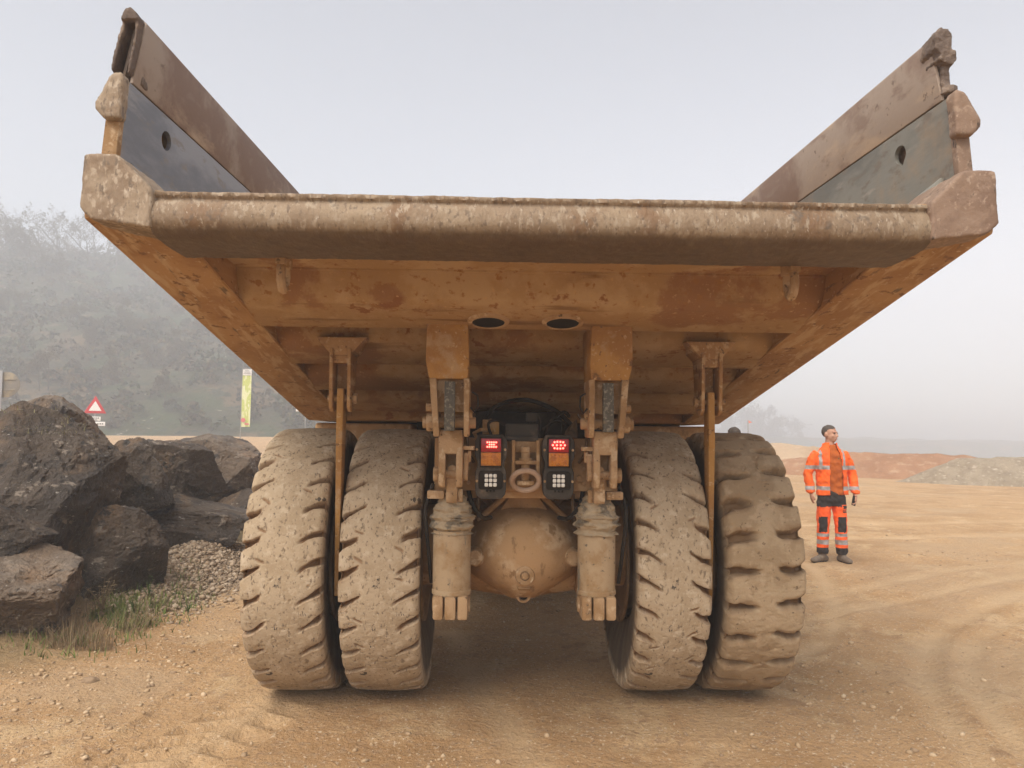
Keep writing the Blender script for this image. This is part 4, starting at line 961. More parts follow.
# --- rock ejectors hanging between the duals
for s in (-1, 1):
    x0 = s*1.172
    b = MB()
    for dx in (-.056, .056): b.hull([(x0+dx+d_, y, z) for d_ in (-.011, .011) for y, z in ((-.68, 2.30), (-.45, 2.30), (-.66, 1.93), (-.62, 1.905), (-.56, 1.905), (-.5, 1.95))], .004)
    b.box((x0, -.60, 2.235), (.10, .12, .05), bev=.006).box((x0, -.545, 2.14), (.08, .02, .2), bev=.003)
    b.hull([(x0+dx, y, z) for dx, z in ((-.16, 2.375), (.16, 2.375), (-.06, 2.26), (.06, 2.26)) for y in (-.66, -.42)], .006)
    EB = b.build('ejector_bracket', M_rail, BODY)
    b = MB(); b.cyl((x0-.085, -.60, 1.99), (x0+.10, -.60, 1.99), .022, n=12).cyl((x0+s*-.075, -.60, 1.99), (x0+s*-.10, -.60, 1.99), .034, n=6, bev=.003); b.build('ejector_pin', M_dustm, BODY)
    b = MB(); b.hull([(s*x, y, z) for x, y, z in ((1.150, -.66, 2.05), (1.190, -.66, 2.05), (1.150, -.56, 2.05), (1.190, -.56, 2.05), (1.148, -.67, 1.7), (1.188, -.67, 1.7), (1.148, -.55, 1.7), (1.188, -.55, 1.7))], .004)
    b.hull([(s*x, y, z) for x, y, z in ((1.148, -.665, 1.7), (1.188, -.665, 1.7), (1.148, -.56, 1.7), (1.188, -.56, 1.7), (1.172, -.56, .75), (1.196, -.56, .75), (1.172, -.48, .75), (1.196, -.48, .75))], .004)
    b.build('rock_ejector', M_paint, BODY)

# --- front of the truck (mostly hidden from behind)
b = MB(); b.hull([(x, y, z) for x in (-1.55, 1.55) for y, z in ((4.7, 1.95), (6.6, 1.95), (4.7, 2.1), (6.6, 2.1))], .02)
b.box((0, 6.4, 1.25), (2.3, .5, 1.2), bev=.06).box((0, 6.75, .75), (3.2, .25, .85), bev=.05); b.build('front_deck', M_paint, FR)
b = MB(); b.hull([(x, y, z) for x in (-1.5, -.2) for y, z in ((4.8, 2.1), (6.3, 2.1), (4.8, 3.75), (6.15, 3.75))], .05); CB = b.build('cab', M_paint, FR)
b = MB().box((-.85, 6.27, 3.1), (1.1, .02, .8), (-.09, 0, 0), .01).box((-1.51, 5.5, 3.1), (.02, 1.1, .8), bev=.01).box((-.85, 4.785, 3.1), (1.0, .02, .7), bev=.01); b.build('cab_window', M_black, CB)
for s in (-1, 1):
    b = MB().hull([(s*x, y, z) for y in (2.0, 3.25) for x, z in ((1.0, 1.87), (1.93, 1.87), (1.93, 1.25), (1.8, 1.0), (1.0, 1.0))], .03)
    for k in range(5): b.cyl((s*(1.15+.16*k), 1.99, 1.81), (s*(1.15+.16*k), 2.01, 1.81), .014, n=6)
    b.build('fuel_tank', M_axle, FR)
    b = MB().prism([(3.0, 1.95), (3.4, 1.98), (4.6, 2.0), (5.0, 1.9), (5.0, 1.95), (4.6, 2.05), (3.4, 2.03), (3.0, 2.0)], 'x', s*1.05, s*1.62, .01); b.build('front_fender', M_paint, FR)
# ------------------------------------------------------------------ hillside, scrub, trees
def hill_h(X, Y):
    """steep scrub slope on the left; ridge drops and recedes to the right"""
    q = (X+70)/90                        # 0 near the left edge of the view, 1 towards the right
    foot = 58+np.clip(q, -1, 3)*26
    run = 130+18*np.clip(q, -1, 3)
    amt = sstep(1.35, .2, q); top = 43*amt+.01
    t = np.clip((Y-foot)/run, 0, 1)
    h = top*(t**.92)*(1-.12*sstep(.8, 1, t))
    h = h+amt*sstep(0, .12, t)*(2.2*fbm(X/16, Y/16, 4, 301)+.9*fbm(X/4.5, Y/4.5, 3, 302))
    return h
xa = np.linspace(-230, 60, 260); ya = np.linspace(50, 270, 200)
HX, HY = np.meshgrid(xa, ya, indexing='ij'); HZ = hill_h(HX, HY)+ground_h(HX, HY)-.15
ii = np.arange(HX.size).reshape(HX.shape)
F = np.stack([ii[:-1, :-1], ii[1:, :-1], ii[1:, 1:], ii[:-1, 1:]], -1).reshape(-1, 4)
M_hill = mat('scrubby_hillside_soil', (.05, .047, .026), [((.035, .05, .018), .10, .45, .56, 9), ((.11, .08, .045), .13, .52, .6, 9), ((.028, .038, .02), .6, .53, .6, 8), ((.26, .24, .20), .8, .63, .68, 8)], rough=.95, bumps=((.8, .8, .8),))
hill = mesh_np('hill', np.stack([HX, HY, HZ], -1).reshape(-1, 3), F, M_hill); tag(hill, kind='structure')
# far low rise on the right, fading in the fog
xb = np.linspace(20, 315, 120); yb = np.linspace(205, 316, 44)
BX, BY = np.meshgrid(xb, yb, indexing='ij')
BZ = (.8+.8*fbm(BX/40, BY*0, 3, 305)+0)*sstep(205, 300, BY)*2.2+1.3*fbm(BX/9, BY/9, 3, 306)-13*(1-sstep(205, 260, BY))
ii = np.arange(BX.size).reshape(BX.shape)
F = np.stack([ii[:-1, :-1], ii[1:, :-1], ii[1:, 1:], ii[:-1, 1:]], -1).reshape(-1, 4)
h2 = mesh_np('hill', np.stack([BX, BY, BZ], -1).reshape(-1, 3), F, M_hill); tag(h2, kind='structure')

def leaf_cards(P, S, seed):
    g = np.random.default_rng(seed); n = len(P)
    a = g.normal(0, 1, (n, 3)); a /= np.linalg.norm(a, axis=1)[:, None]
    b = np.cross(a, g.normal(0, 1, (n, 3))); b /= np.linalg.norm(b, axis=1)[:, None]
    S = S[:, None]
    V = np.stack([P-a*S, P+b*S*.55, P+a*S, P-b*S*.55], 1).reshape(-1, 3)
    return V, np.arange(n*4).reshape(-1, 4), np.repeat(g.uniform(0, 1, n), 4)
# scrub cover over the slope
nb = 4600
bx = rng.uniform(-200, 20, nb); by = rng.uniform(54, 195, nb)
ok = hill_h(bx, by) > .6
bx, by = bx[ok], by[ok]
bz = hill_h(bx, by)+ground_h(bx, by)
br = rng.uniform(.6, 2.1, len(bx))*(.7+.5*sstep(-.2, .5, fbm(bx/14, by/14, 3, 307)))
per = 46
th = rng.uniform(0, 6.283, (len(bx), per)); cz = rng.uniform(-.1, 1, (len(bx), per)); rr = np.sqrt(np.maximum(0, 1-cz**2))*rng.uniform(.6, 1.05, (len(bx), per))
P = np.stack([bx[:, None]+br[:, None]*rr*np.cos(th), by[:, None]+br[:, None]*rr*np.sin(th), bz[:, None]+br[:, None]*.95*np.abs(cz)], -1).reshape(-1, 3)
V, F, tone = leaf_cards(P, rng.uniform(.16, .42, len(P)), 11)
tone = np.clip(np.repeat(np.repeat(rng.uniform(0, 1, len(bx)), per), 4)*.75+tone*.25, 0, 1)
M_scrub = mat('winter_scrub', (.045, .048, .024), [], rough=.9, attr=(('tone', (.12, .085, .045), .5, 1), ('tone', (.022, .04, .010), .45, 0)), bumps=())
o = mesh_np('scrub', V, F, M_scrub, ang=0, attrs={'tone': tone}); tag(o, kind='stuff')

M_bark = mat('grey_bark', (.085, .072, .058), [], rough=.95, bumps=())
M_twig = mat('bare_twigs', (.11, .085, .062), [], rough=.95, attr=(('tone', (.085, .085, .045), .4, 1),), bumps=())
def tree_mesh(seed, h, leafy=.0, spread=.5):
    g = random.Random(seed)
    tb = MB(); tw = []
    def branch(p, d, l, r, lev, top):
        pts = [p]; n = 4
        for i in range(n):
            d = (d+Vector((g.gauss(0, .16), g.gauss(0, .16), g.gauss(.05, .08)))).normalized()
            pts.append(pts[-1]+d*l/n)
        if lev <= 2: tb.tube(pts, [r*(1-.62*i/n) for i in range(n+1)], 6 if lev < 2 else 4, cap=False)
        else: tw.append((pts, r))
        if lev >= 4: return
        k = (5 if lev == 0 else 5 if lev < 3 else 6)
        for i in range(k):
            t = (.35+.65*(i+g.random())/k) if lev else (.32+.66*(i+g.random()*.8)/k)
            j = min(int(t*n), n-1); q = pts[j].lerp(pts[j+1], t*n-j)
            a = Vector((g.gauss(0, 1), g.gauss(0, 1), g.gauss(.1, .5))).normalized()
            nd = (d*.75+a*(spread+.35)).normalized()
            branch(q, nd, l*g.uniform(.42, .66)*(1-.25*t*(lev == 0)), r*(.5 if lev else .45)*(1-.3*t), lev+1, top)
    branch(Vector((0, 0, -.3)), Vector((g.gauss(0, .08), g.gauss(0, .08), 1)).normalized(), h*.72, h*.017, 0, h)
    V = []; F = []; tone = []
    for pts, r in tw:
        w_ = max(r*1.5, .017); b0 = len(V)
        sdv = Vector((g.gauss(0, 1), g.gauss(0, 1), g.gauss(0, .4))).normalized()
        for i, p in enumerate(pts):
            ww = w_*(1-.8*i/(len(pts)-1)); V += [p-sdv*ww, p+sdv*ww]
        for i in range(len(pts)-1): F.append((b0+2*i, b0+2*i+1, b0+2*i+3, b0+2*i+2))
        tone += [g.random()]*(2*len(pts))
        if g.random() < leafy:
            for k in range(4):
                c = pts[g.randrange(1, len(pts))]+Vector((g.gauss(0, .18), g.gauss(0, .18), g.gauss(0, .18))); a = Vector((g.gauss(0, 1), g.gauss(0, 1), g.gauss(0, 1))).normalized()*.16; e = a.cross(Vector((g.gauss(0, 1), g.gauss(0, 1), 1))).normalized()*.09
                b1 = len(V); V += [c-a, c+e, c+a, c-e]; F.append((b1, b1+1, b1+2, b1+3)); tone += [.5+.5*g.random()]*4
    return tb, V, F, tone
TP = []
for k, (h, lf, sp) in enumerate(((9, .05, .5), (11, .02, .42), (8, .35, .6), (10, .12, .5), (7, .6, .7))):
    tb, V, F, tone = tree_mesh(400+k, h, lf, sp)
    root = empty('tree', (0, 0, 0))
    tb.build('trunk', M_bark, root, 180)
    mesh_np('crown', V, F, M_twig, root, ang=0, attrs={'tone': tone})
    TP.append(root)
used = set()
def plant(k, x, y, s, rz, label, group, z=None):
    o = TP[k] if k not in used else copy_tree(TP[k])
    used.add(k)
    zz = float(max(hill_h(np.array([x]), np.array([y]))[0]+ground_h(x, y), 0)) if z is None else z
    o.location = (x, y, zz-.2); o.rotation_euler = (0, 0, rz); o.scale = (s, s, s)
    tag(o, label, 'tree', group)
g = random.Random(5)
for i in range(34):
    px_ = -40+i*10.6+g.uniform(-5, 5); Y = 190+g.uniform(-16, 12)
    plant(g.choice((0, 1, 1, 3)), (px_-512)/770*Y, Y, g.uniform(.9, 1.4), g.uniform(0, 6.3), 'bare grey tree standing in the fog along the top of the left hillside', 'bare trees along the hilltop')
for i in range(34):
    px_ = -40+i*10.8+g.uniform(-6, 6); Y = 145+g.uniform(-26, 26)
    plant(g.choice((0, 2, 3, 4)), (px_-512)/770*Y, Y, g.uniform(.8, 1.3), g.uniform(0, 6.3), 'thin bare tree on the upper slope of the foggy left hillside', 'trees on the upper slope')
for i in range(22):
    px_ = -30+i*16+g.uniform(-8, 8); Y = 92+g.uniform(-18, 18)
    plant(g.choice((2, 4, 4)), (px_-512)/770*Y, Y, g.uniform(.45, .7), g.uniform(0, 6.3), 'low bushy tree on the lower slope of the left hillside', 'bushy trees on the lower slope')
for i, (px_, Y, s) in enumerate(((752, 296, 2.5), (768, 290, 2.3), (785, 298, 1.9), (738, 292, 2.6), (760, 284, 2.0), (776, 281, 1.8), (796, 286, 1.3), (745, 286, 2.2))):
    x = (px_-512)/770*Y
    plant((2, 4, 2, 4, 4, 2, 4, 2)[i], x, Y, s, i*1.3, 'faint foggy tree in the clump right of the truck body, behind the worker', 'faint trees right of the truck', z=-3.0)

# ------------------------------------------------------------------ road signs and markers
M_post = mat('galvanised_post', (.30, .30, .30), [], rough=.6, metal=.3, bumps=())
M_signred = mat('sign_red', (.52, .03, .035), [], rough=.4, bumps=())
M_signwhite = mat('sign_white', (.80, .79, .77), [], rough=.45, bumps=())
M_signback = mat('sign_back_grey', (.22, .20, .17), [((.33, .27, .18), 3, .48, .66, 5)], rough=.6, bumps=())
M_ink = mat('sign_black_ink', (.05, .05, .05), [], rough=.5, bumps=())
x, y = -18.93, 35.0; z0 = float(ground_h(x, y))
t = empty('road_sign', (x, y, z0), R(22)); tag(t, 'red bordered white warning triangle with two small plates, beyond the boulders', 'road sign')
b = MB().cyl((0, .03, -.2), (0, .03, 2.55), .035, n=14); b.build('post', M_post, t)
def tri(cz, s): return [(-s/2, cz-.289*s), (s/2, cz-.289*s), (0, cz+.577*s)]
zc = 2.80-z0+.03
b = MB().prism(tri(zc, .92), 'y', -.02, .0, bev=.008); TS = b.build('triangle_panel', M_signred, t)
b = MB().prism(tri(zc, .52), 'y', -.026, -.0205, bev=.0); b.build('white_face', M_signwhite, TS)
for dz, w_, dx in ((2.30, .52, -.02), (2.07, .66, .1)):
    b = MB().box((dx, -.005, dz-z0+.02), (w_, .02, .19), bev=.004); pl_ = b.build('plate', M_signwhite, t)
    b = MB()
    for k in range(6): b.box((dx-w_*.36+k*w_*.14, -.018, dz-z0+.02+(.03 if dz > 2.2 else 0)), (w_*.09, .004, .05), bev=0)
    if dz > 2.2: b.box((dx, -.018, dz-z0-.035), (w_*.5, .004, .03), bev=0)
    b.build('lettering', M_ink, pl_)
# round sign seen from behind
x, y = -16.50, 25.0; z0 = float(ground_h(x, y))
t = empty('road_sign', (x, y, z0), R(16)); tag(t, 'round road sign turned away, seen from its drab back at the left edge', 'road sign')
b = MB().box((-.12, .03, 1.75-z0), (.10, .06, 3.9), bev=.01); b.build('post', M_post, t)
b = MB().cyl((.0, .08, 3.25-z0), (.0, .10, 3.25-z0), .42, n=40, bev=.006).box((0, .07, 3.42-z0), (.6, .03, .05), bev=.004).box((0, .07, 3.08-z0), (.6, .03, .05), bev=.004)
b.build('round_panel', M_signback, t)
# tall banner
M_ban = mat('banner_yellow_green', (.50, .56, .17), [((.68, .70, .42), 1.3, .5, .56, 2, (3, 1, 1.2)), ((.72, .74, .62), 2.4, .60, .66, 3, (2, 1, 1))], rough=.7, bumps=())
x, y = -13.80, 40.0; z0 = float(ground_h(x, y))
t = empty('banner', (x, y, z0), R(12)); tag(t, 'tall narrow yellow green advertising banner at the foot of the hillside', 'banner')
b = MB().cyl((-.25, .02, -.2), (-.24, .02, 5.1-z0), .02, n=12).cyl((-.25, .02, 5.06-z0), (.22, .02, 5.06-z0), .015, n=8); b.build('pole', M_post, t)
def bcloth(z0_, z1_, m, name, off=0):
    xs_ = np.linspace(-.22, .22, 8); zs_ = np.linspace(z0_, z1_, 24); A, B = np.meshgrid(xs_, zs_, indexing='ij')
    Yc = .03*np.sin(B*2.1+A*3)-off
    V = np.concatenate([np.stack([A, Yc, B], -1).reshape(-1, 3), np.stack([A, Yc+.008, B], -1).reshape(-1, 3)])
    i3 = np.arange(A.size).reshape(A.shape); q = np.stack([i3[:-1, :-1], i3[1:, :-1], i3[1:, 1:], i3[:-1, 1:]], -1).reshape(-1, 4)
    mesh_np(name, V, np.concatenate([q, q[:, ::-1]+A.size]), m, t)
bcloth(2.05-z0, 4.72-z0, M_ban, 'cloth'); bcloth(4.73-z0, 5.05-z0, M_signwhite, 'header')
b = MB()
for k in range(3): b.box((.0, -.045, 4.83-z0+.07*k), (.34-.06*k, .006, .03), bev=0)
b.build('header_lettering', M_post, t)
M_pink = mat('banner_pink', (.62, .16, .17), [], rough=.7, bumps=())
b = MB().cyl((-.12, -.055, 2.40-z0), (-.12, -.045, 2.40-z0), .11, n=20).box((.06, -.05, 2.20-z0), (.20, .006, .08), bev=0); b.build('emblem', M_pink, t)
# white board half hidden by the truck body
x, y = -10.38, 38.0; z0 = float(ground_h(x, y))
t = empty('sign_board', (x, y, z0), R(12)); tag(t, 'small white sign board peeking out beneath the left side of the truck body', 'sign board')
b = MB().box((.05, 0, 3.0-z0), (.62, .03, .36), bev=.006); b.build('panel', M_signwhite, t)
b = MB().cyl((.2, .04, -.2), (.2, .04, 3.1-z0), .03, n=10); b.build('post', M_post, t)
# thin pole with orange top far behind
x, y = 27.6, 90.0; z0 = float(ground_h(x, y))
t = empty('marker_pole', (x, y, z0)); tag(t, 'thin faint pole with orange tip standing in the fog just right of the truck', 'pole')
b = MB().cyl((0, 0, -.2), (0, 0, 3.7-z0), .07, n=10); b.build('pole', M_post, t)
b = MB().hull([(0, -.02, 3.75-z0), (.0, -.02, 3.35-z0), (.5, -.02, 3.5-z0), (0, .02, 3.75-z0), (.0, .02, 3.35-z0), (.5, .02, 3.5-z0)], .005); b.build('pennant', mat('orange_tip', (.8, .16, .04), [], bumps=()), t)
# ------------------------------------------------------------------ people
def sweep(mb, rings, n=20):
    """rings: (centre, rx, ry[, tilt axis]) stacked along the limb; ellipse lies across the direction of travel"""
    cs = [Vector(r_[0]) for r_ in rings]; R_ = []
    for i, r_ in enumerate(rings):
        t = (cs[min(i+1, len(cs)-1)]-cs[max(i-1, 0)]).normalized()
        a = Vector((0, 1, 0)).cross(t)
        if a.length < .2: a = Vector((1, 0, 0))
        a.normalize(); b = t.cross(a)
        R_.append([mb.bm.verts.new(cs[i]+a*r_[1]*math.cos(2*math.pi*k/n)+b*r_[2]*math.sin(2*math.pi*k/n)) for k in range(n)])
    fs = []
    for A, B in zip(R_, R_[1:]):
        for k in range(n): fs.append(mb.bm.faces.new((A[k], A[(k+1) % n], B[(k+1) % n], B[k])))
    fs.append(mb.bm.faces.new(R_[0][::-1])); fs.append(mb.bm.faces.new(R_[-1]))
    bmesh.ops.recalc_face_normals(mb.bm, faces=fs)
def finish(me, name, mats, parent, pick=None, ang=180):
    for m in mats: me.materials.append(m)
    if name in ('jacket', 'trousers', 'sweater'):
        for v in me.vertices:          # soft folds in the cloth
            p = v.co; q = Vector((p.x*9, p.y*9, p.z*16))
            v.co = p+v.normal*(.010*mn.noise(q)+.008*mn.noise(Vector((p.x*24+p.z*12, p.y*24, p.z*20)))-.007*abs(mn.noise(Vector((p.x*14-p.z*9, p.y*14, p.z*11+3)))))
    if pick:
        for p in me.polygons: p.material_index = pick(p.center, p.normal)
    smooth_mesh(me, ang)
    return link(bpy.data.objects.new(name, me), parent)

M_skin = mat('weathered_skin', (.50, .285, .20), [((.42, .22, .15), 18, .5, .66, 4)], rough=.6, bumps=())
M_hair = mat('short_dark_hair', (.075, .06, .05), [((.15, .135, .12), 70, .55, .7, 3)], rough=.8, bumps=((150, .6, .004),))
M_or = mat('hi_vis_orange_jacket', (.92, .15, .022), [((.80, .115, .018), 7, .45, .65, 4), ((.62, .20, .07), 5, .60, .75, 5)], rough=.75, bumps=((14, .5, .02), (5, .5, .03)))
M_or2 = mat('hi_vis_orange_trousers', (.92, .135, .028), [((.85, .11, .02), 7, .45, .65, 4)], rough=.75, bumps=((14, .5, .02), (6, .5, .03)))
M_sh = mat('burnt_orange_sweater', (.44, .105, .016), [((.36, .08, .013), 8, .45, .65, 4)], rough=.85, bumps=((10, .4, .02),))
M_refl = mat('grey_reflective_tape', (.36, .345, .345), [((.28, .27, .275), 20, .5, .65, 3)], rough=.45, bumps=((20, .3, .01),))
M_dk = mat('black_work_cloth', (.030, .026, .026), [((.06, .05, .045), 14, .55, .7, 4)], rough=.9, bumps=((14, .4, .02),))
M_boot2 = mat('dusty_work_boot', (.16, .125, .095), [((.24, .19, .14), 12, .5, .66, 5)], rough=.9, bumps=((30, .4, .01),))
M_eye = mat('dark_eye', (.03, .02, .018), [], rough=.3, bumps=())
M_lipm = mat('lips', (.33, .13, .11), [], rough=.6, bumps=())

def person(loc, label, head_turn, rz=0.0):
    root = empty('person', loc, rz); tag(root, label, 'person')
    hc = Vector((.0, .0, 1.695)); HR = Matrix.Rotation(head_turn, 3, 'Z')
    def H(x, y, z): return hc+HR @ Vector((x, y, z))
    b = MB()
    # head: cranium, face wedge, jaw, nose, brow, ears, neck
    def ell(c, r_):
        q = bmesh.ops.create_uvsphere(b.bm, u_segments=24, v_segments=16, radius=1)
        for v in q['verts']: v.co = H(c[0]+v.co.x*r_[0], c[1]+v.co.y*r_[1], c[2]+v.co.z*r_[2])
    ell((0, .012, .028), (.076, .096, .088)); ell((0, -.018, -.03), (.064, .078, .078)); ell((0, -.040, -.078), (.044, .046, .034)); ell((0, -.015, -.06), (.058, .06, .045))
    ell((0, -.098, -.018), (.013, .020, .026)); ell((0, -.104, -.034), (.018, .016, .012)); ell((0, -.080, .022), (.056, .016, .012))
    ell((-.034, -.066, -.030), (.022, .02, .022)); ell((.034, -.066, -.030), (.022, .02, .022)); ell((0, -.086, -.062), (.024, .012, .008)); ell((0, -.084, -.072), (.02, .012, .007))
    for s in (-1, 1): ell((s*.078, .012, -.012), (.011, .022, .034))
    sweep(b, [((0, .01, 1.46), .075, .075), ((0, .012, 1.54), .058, .062), ((.0, .01, 1.60), .056, .062), ((0, .0, 1.66), .05, .06)])
    # trunk and legs under the clothes
    sweep(b, [((0, 0, .86), .15, .10), ((0, 0, 1.1), .14, .10), ((0, 0, 1.35), .17, .11), ((0, 0, 1.46), .13, .09)])
    sh = {-1: Vector((-.19, .01, 1.43)), 1: Vector((.20, .01, 1.42))}
    el = {-1: Vector((-.283, .035, 1.16)), 1: Vector((.295, .04, 1.16))}
    wr = {-1: Vector((-.272, -.02, .925)), 1: Vector((.305, -.035, .915))}
    for s in (-1, 1):
        sweep(b, [(sh[s], .055, .055), (sh[s].lerp(el[s], .5), .048, .048), (el[s], .042, .042), (el[s].lerp(wr[s], .4), .040, .042), (wr[s], .027, .033), (wr[s]+Vector((0, -.005, -.02)), .026, .034)])
        # hand: palm, four unequal curled fingers, thumb leaving the side near the wrist
        p0 = wr[s]+Vector((s*.0, -.008, -.03))
        sweep(b, [(p0+Vector((0, 0, .03)), .022, .030), (p0+Vector((0, -.004, -.01)), .021, .040), (p0+Vector((-s*.004, -.008, -.05)), .019, .043), (p0+Vector((-s*.006, -.01, -.068)), .014, .040)], 14)
        for k, (dy, L_) in enumerate(((-.036, .066), (-.012, .076), (.011, .070), (.033, .054))):
            q0 = p0+Vector((-s*.006, dy-.008, -.058)); c = .75 if s > 0 else .35
            q1 = q0+Vector((-s*.012*c, -.004, -L_*.48)); q2 = q1+Vector((-s*L_*.34*c, -.004, -L_*.28)); q3 = q2+Vector((-s*L_*.24*c, 0, -L_*.08*(1-c)-.004))
            b.tube([q0, q1, q2, q3], [.0105, .0098, .009, .0078], 8)
        t0 = p0+Vector((-s*.004, -.030, -.008)); b.tube([t0, t0+Vector((-s*.012, -.026, -.026)), t0+Vector((-s*.020, -.032, -.052)), t0+Vector((-s*.024, -.026, -.068))], [.014, .0125, .011, .009], 8)
    hip = {-1: Vector((-.085, 0, .86)), 1: Vector((.095, 0, .86))}
    kn = {-1: Vector((-.120, -.02, .49)), 1: Vector((.112, -.03, .48))}
    an = {-1: Vector((-.118, .02, .10)), 1: Vector((.135, .0, .09))}
    for s in (-1, 1): sweep(b, [(hip[s], .075, .08), (kn[s].lerp(hip[s], .5), .062, .066), (kn[s], .047, .052), (kn[s].lerp(an[s], .4), .045, .052), (an[s], .032, .036)])
    body = finish(vox(b, 'body', .0065, 3), 'body', [M_skin], root)
    # eyes, mouth
    e = MB()
    for s in (-1, 1): e.sph(H(s*.031, -.086, .006), (.011, .008, .006), 10)
    e.build('eyes', M_eye, body, 180)
    e = MB().sph(H(0, -.0965, -.067), (.022, .006, .0035), 10); e.build('mouth', M_lipm, body, 180)
    # hair
    hbm = MB(); q = bmesh.ops.create_uvsphere(hbm.bm, u_segments=32, v_segments=24, radius=1); dele = []
    for v in q['verts']:
        x, y, z = v.co.x*.0785, .013+v.co.y*.099, .030+v.co.z*.0905
        line = .074 if y < -.035 else (.074-(y+.035)*1.1 if y < .045 else -.03)
        if z < line-.012+.014*mn.noise(Vector((x, y, 0))*60): dele.append(v)
        k = 1+.05*mn.noise(Vector((x, y, z))*45)
        v.co = H(x*k, y*k, z*k)
    bmesh.ops.delete(hbm.bm, geom=dele, context='VERTS')
    hbm.build('hair', M_hair, root, 180)
    # sweater
    b = MB(); sweep(b, [((.03, 0, .88), .180, .125), ((.02, 0, 1.05), .178, .125), ((.01, 0, 1.25), .195, .13), ((0, 0, 1.40), .19, .12), ((0, .0, 1.47), .115, .095), ((0, .0, 1.53), .078, .080), ((0, .0, 1.555), .068, .072)], 28)
    finish(vox(b, 'sweater', .012, 3), 'sweater', [M_sh, M_dk, M_grn], root, lambda c, n: 2 if (.055 < c.x < .075 and 1.366 < c.z < 1.380 and c.y < 0) else 0)
    # jacket, open at the front
    b = MB(); sweep(b, [((.022, 0, .885), .212, .150), ((.018, 0, 1.0), .205, .150), ((.01, 0, 1.2), .204, .150), ((.005, 0, 1.34), .222, .142), ((0, 0, 1.43), .205, .122), ((0, .008, 1.50), .128, .108), ((0, .012, 1.545), .10, .10), ((0, .015, 1.575), .094, .094)], 32)
    for s in (-1, 1):
        sweep(b, [(sh[s]+Vector((-s*.03, 0, .012)), .070, .080), (sh[s].lerp(el[s], .35)+Vector((s*.010, 0, 0)), .068, .074), (el[s]+Vector((s*.010, 0, 0)), .060, .066), (el[s].lerp(wr[s], .5)+Vector((s*.006, 0, 0)), .060, .064), (wr[s]+Vector((s*.004, 0, .0)), .060, .062), (wr[s]+Vector((s*.002, 0, -.012)), .052, .055)])
    def jp(c, n):
        ax_ = abs(c.x-.01)
        if 1.225 < c.z < 1.275 or (.955 < c.z < 1.005): return 1
        if (1.27 < c.z < 1.50 and (.145 < c.x+.02 + .25*(c.z-1.27)*0 < .178 or .145 < -c.x-.0 < .178) and abs(c.y) > .03): return 1
        return 0
    me = vox(b, 'jacket', .0105, 3)
    bm = bmesh.new(); bm.from_mesh(me)
    def lo(z): return -.062+.0*z if z < 1.35 else -.062+.02*(z-1.35)/.2
    def hi(z): return .125-.02*(z-.9)/.5 if z < 1.35 else .107-.045*(z-1.35)/.2
    dl = [f_ for f_ in bm.faces if f_.calc_center_median().y < -.03 and lo(f_.calc_center_median().z) < f_.calc_center_median().x < hi(f_.calc_center_median().z)]
    dl += [f_ for f_ in bm.faces if (f_.calc_center_median().z < .893 and f_.normal.z < -.7 and abs(f_.calc_center_median().x) < .23) or (f_.calc_center_median().z > 1.565 and f_.normal.z > .6)]
    bmesh.ops.delete(bm, geom=list(set(dl)), context='FACES'); bm.to_mesh(me); bm.free()
    J = finish(me, 'jacket', [M_or, M_refl], root, jp)
    so_ = J.modifiers.new('thick', 'SOLIDIFY'); so_.thickness = .007; so_.offset = -1
    # trousers
    b = MB(); sweep(b, [((.005, 0, .98), .165, .115), ((.005, 0, .90), .178, .128), ((.005, 0, .80), .172, .125), ((.005, 0, .745), .13, .10)], 28)
    for s in (-1, 1):
        sweep(b, [(hip[s]+Vector((0, 0, .0)), .092, .105), (hip[s].lerp(kn[s], .35), .094, .100), (kn[s].lerp(hip[s], .25), .086, .09), (kn[s], .080, .085), (kn[s].lerp(an[s], .4), .078, .084), (kn[s].lerp(an[s], .8), .076, .082), (an[s]+Vector((0, 0, .02)), .070, .076)])
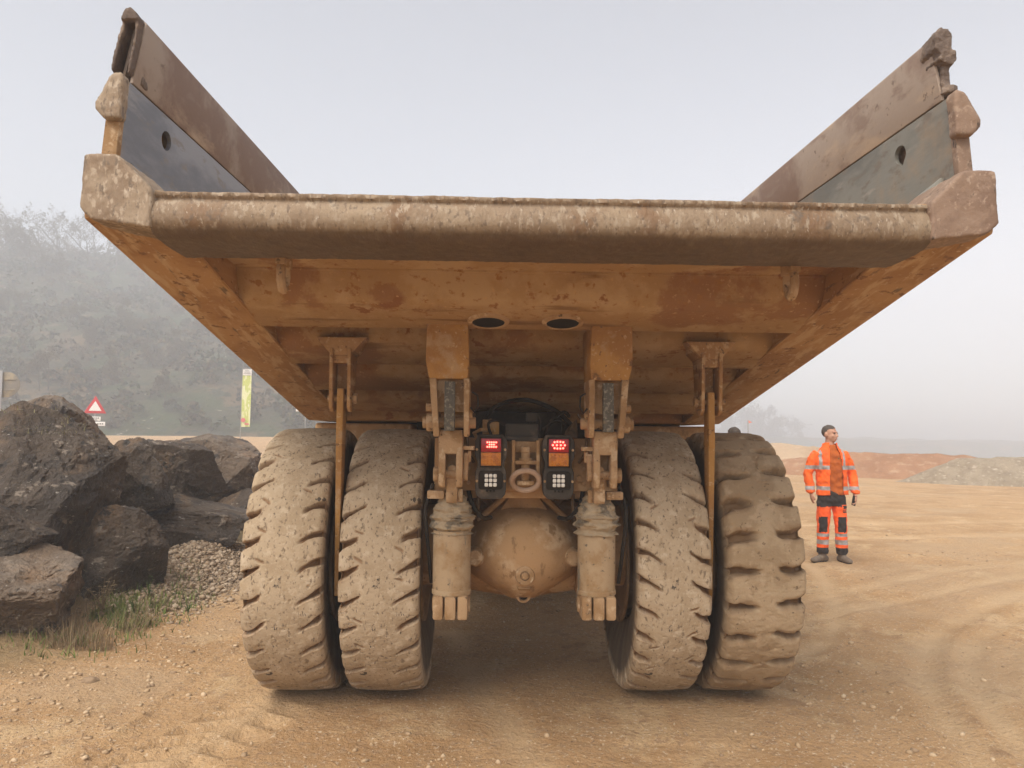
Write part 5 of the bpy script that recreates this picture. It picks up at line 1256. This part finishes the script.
    def tp(c, n):
        if c.z > .735+.03*(c.x > .1): return 2
        if c.z > .66 and .115 < c.x < .2 and c.y < .05: return 2 if (c.z*40) % 1 > .35 else 0
        if .235 < c.z < .300 or .345 < c.z < .385: return 1
        if c.z < .195: return 2
        if .40 < c.z < .60 and c.y < -.0:
            if -.185 < c.x < -.092 or .055 < c.x < .158: return 2
        return 0
    finish(vox(b, 'trousers', .0105, 3), 'trousers', [M_or2, M_refl, M_dk], root, tp)
    # boots: one turned out to the left, one towards the viewer
    for s, d in ((-1, Vector((-.86, -.5, 0)).normalized()), (1, Vector((.12, -1, 0)).normalized())):
        b = MB(); a = an[s]
        sweep(b, [(a+Vector((0, 0, .10)), .055, .060), (a+Vector((0, 0, .03)), .052, .058), (Vector((a.x, a.y, .06))+d*.0, .050, .058)], 16)
        side = Vector((-d.y, d.x, 0))
        for t, h_, w_ in ((-.055, .045, .042), (0, .055, .047), (.06, .05, .048), (.12, .042, .05), (.165, .036, .046)):
            c = Vector((a.x, a.y, 0))+d*t; q = bmesh.ops.create_uvsphere(b.bm, u_segments=16, v_segments=10, radius=1)
            for v in q['verts']: v.co = c+d*v.co.x*.052+side*v.co.y*w_+Vector((0, 0, h_*.95+v.co.z*h_))
        me = vox(b, 'boot', .009, 3)
        for v in me.vertices: v.co.z = max(v.co.z, 0)
        finish(me, 'boot', [M_boot2, M_dk], root, lambda c, n: 1 if c.z < .018 else 0)
    return root, wr
M_grn = mat('small_chest_mark', (.07, .085, .04), [], bumps=())
px0 = (4.262, 10.33)
man, wr_ = person((*px0, float(ground_h(*px0))), 'man in open orange hi-vis jacket and black kneed trousers standing on the sand, looking aside', R(38))
p = MB().box((0, 0, 0), (.018, .07, .13), (.15, .1, .2), .006)
ph = p.build('radio', M_dk); ph.location = Vector((*px0, float(ground_h(*px0))))+wr_[1]+Vector((-.022, -.022, -.100)); tag(ph, 'small black handset held in the left hand of the orange worker', 'radio')
px1 = (2.905, 10.1)
p2 = copy_tree(man); p2.location = (*px1, float(ground_h(*px1))-.045); p2.rotation_euler = (0, 0, R(165))
tag(p2, 'person hidden behind the right outer tyre, only the dark haired head showing above it', 'person')
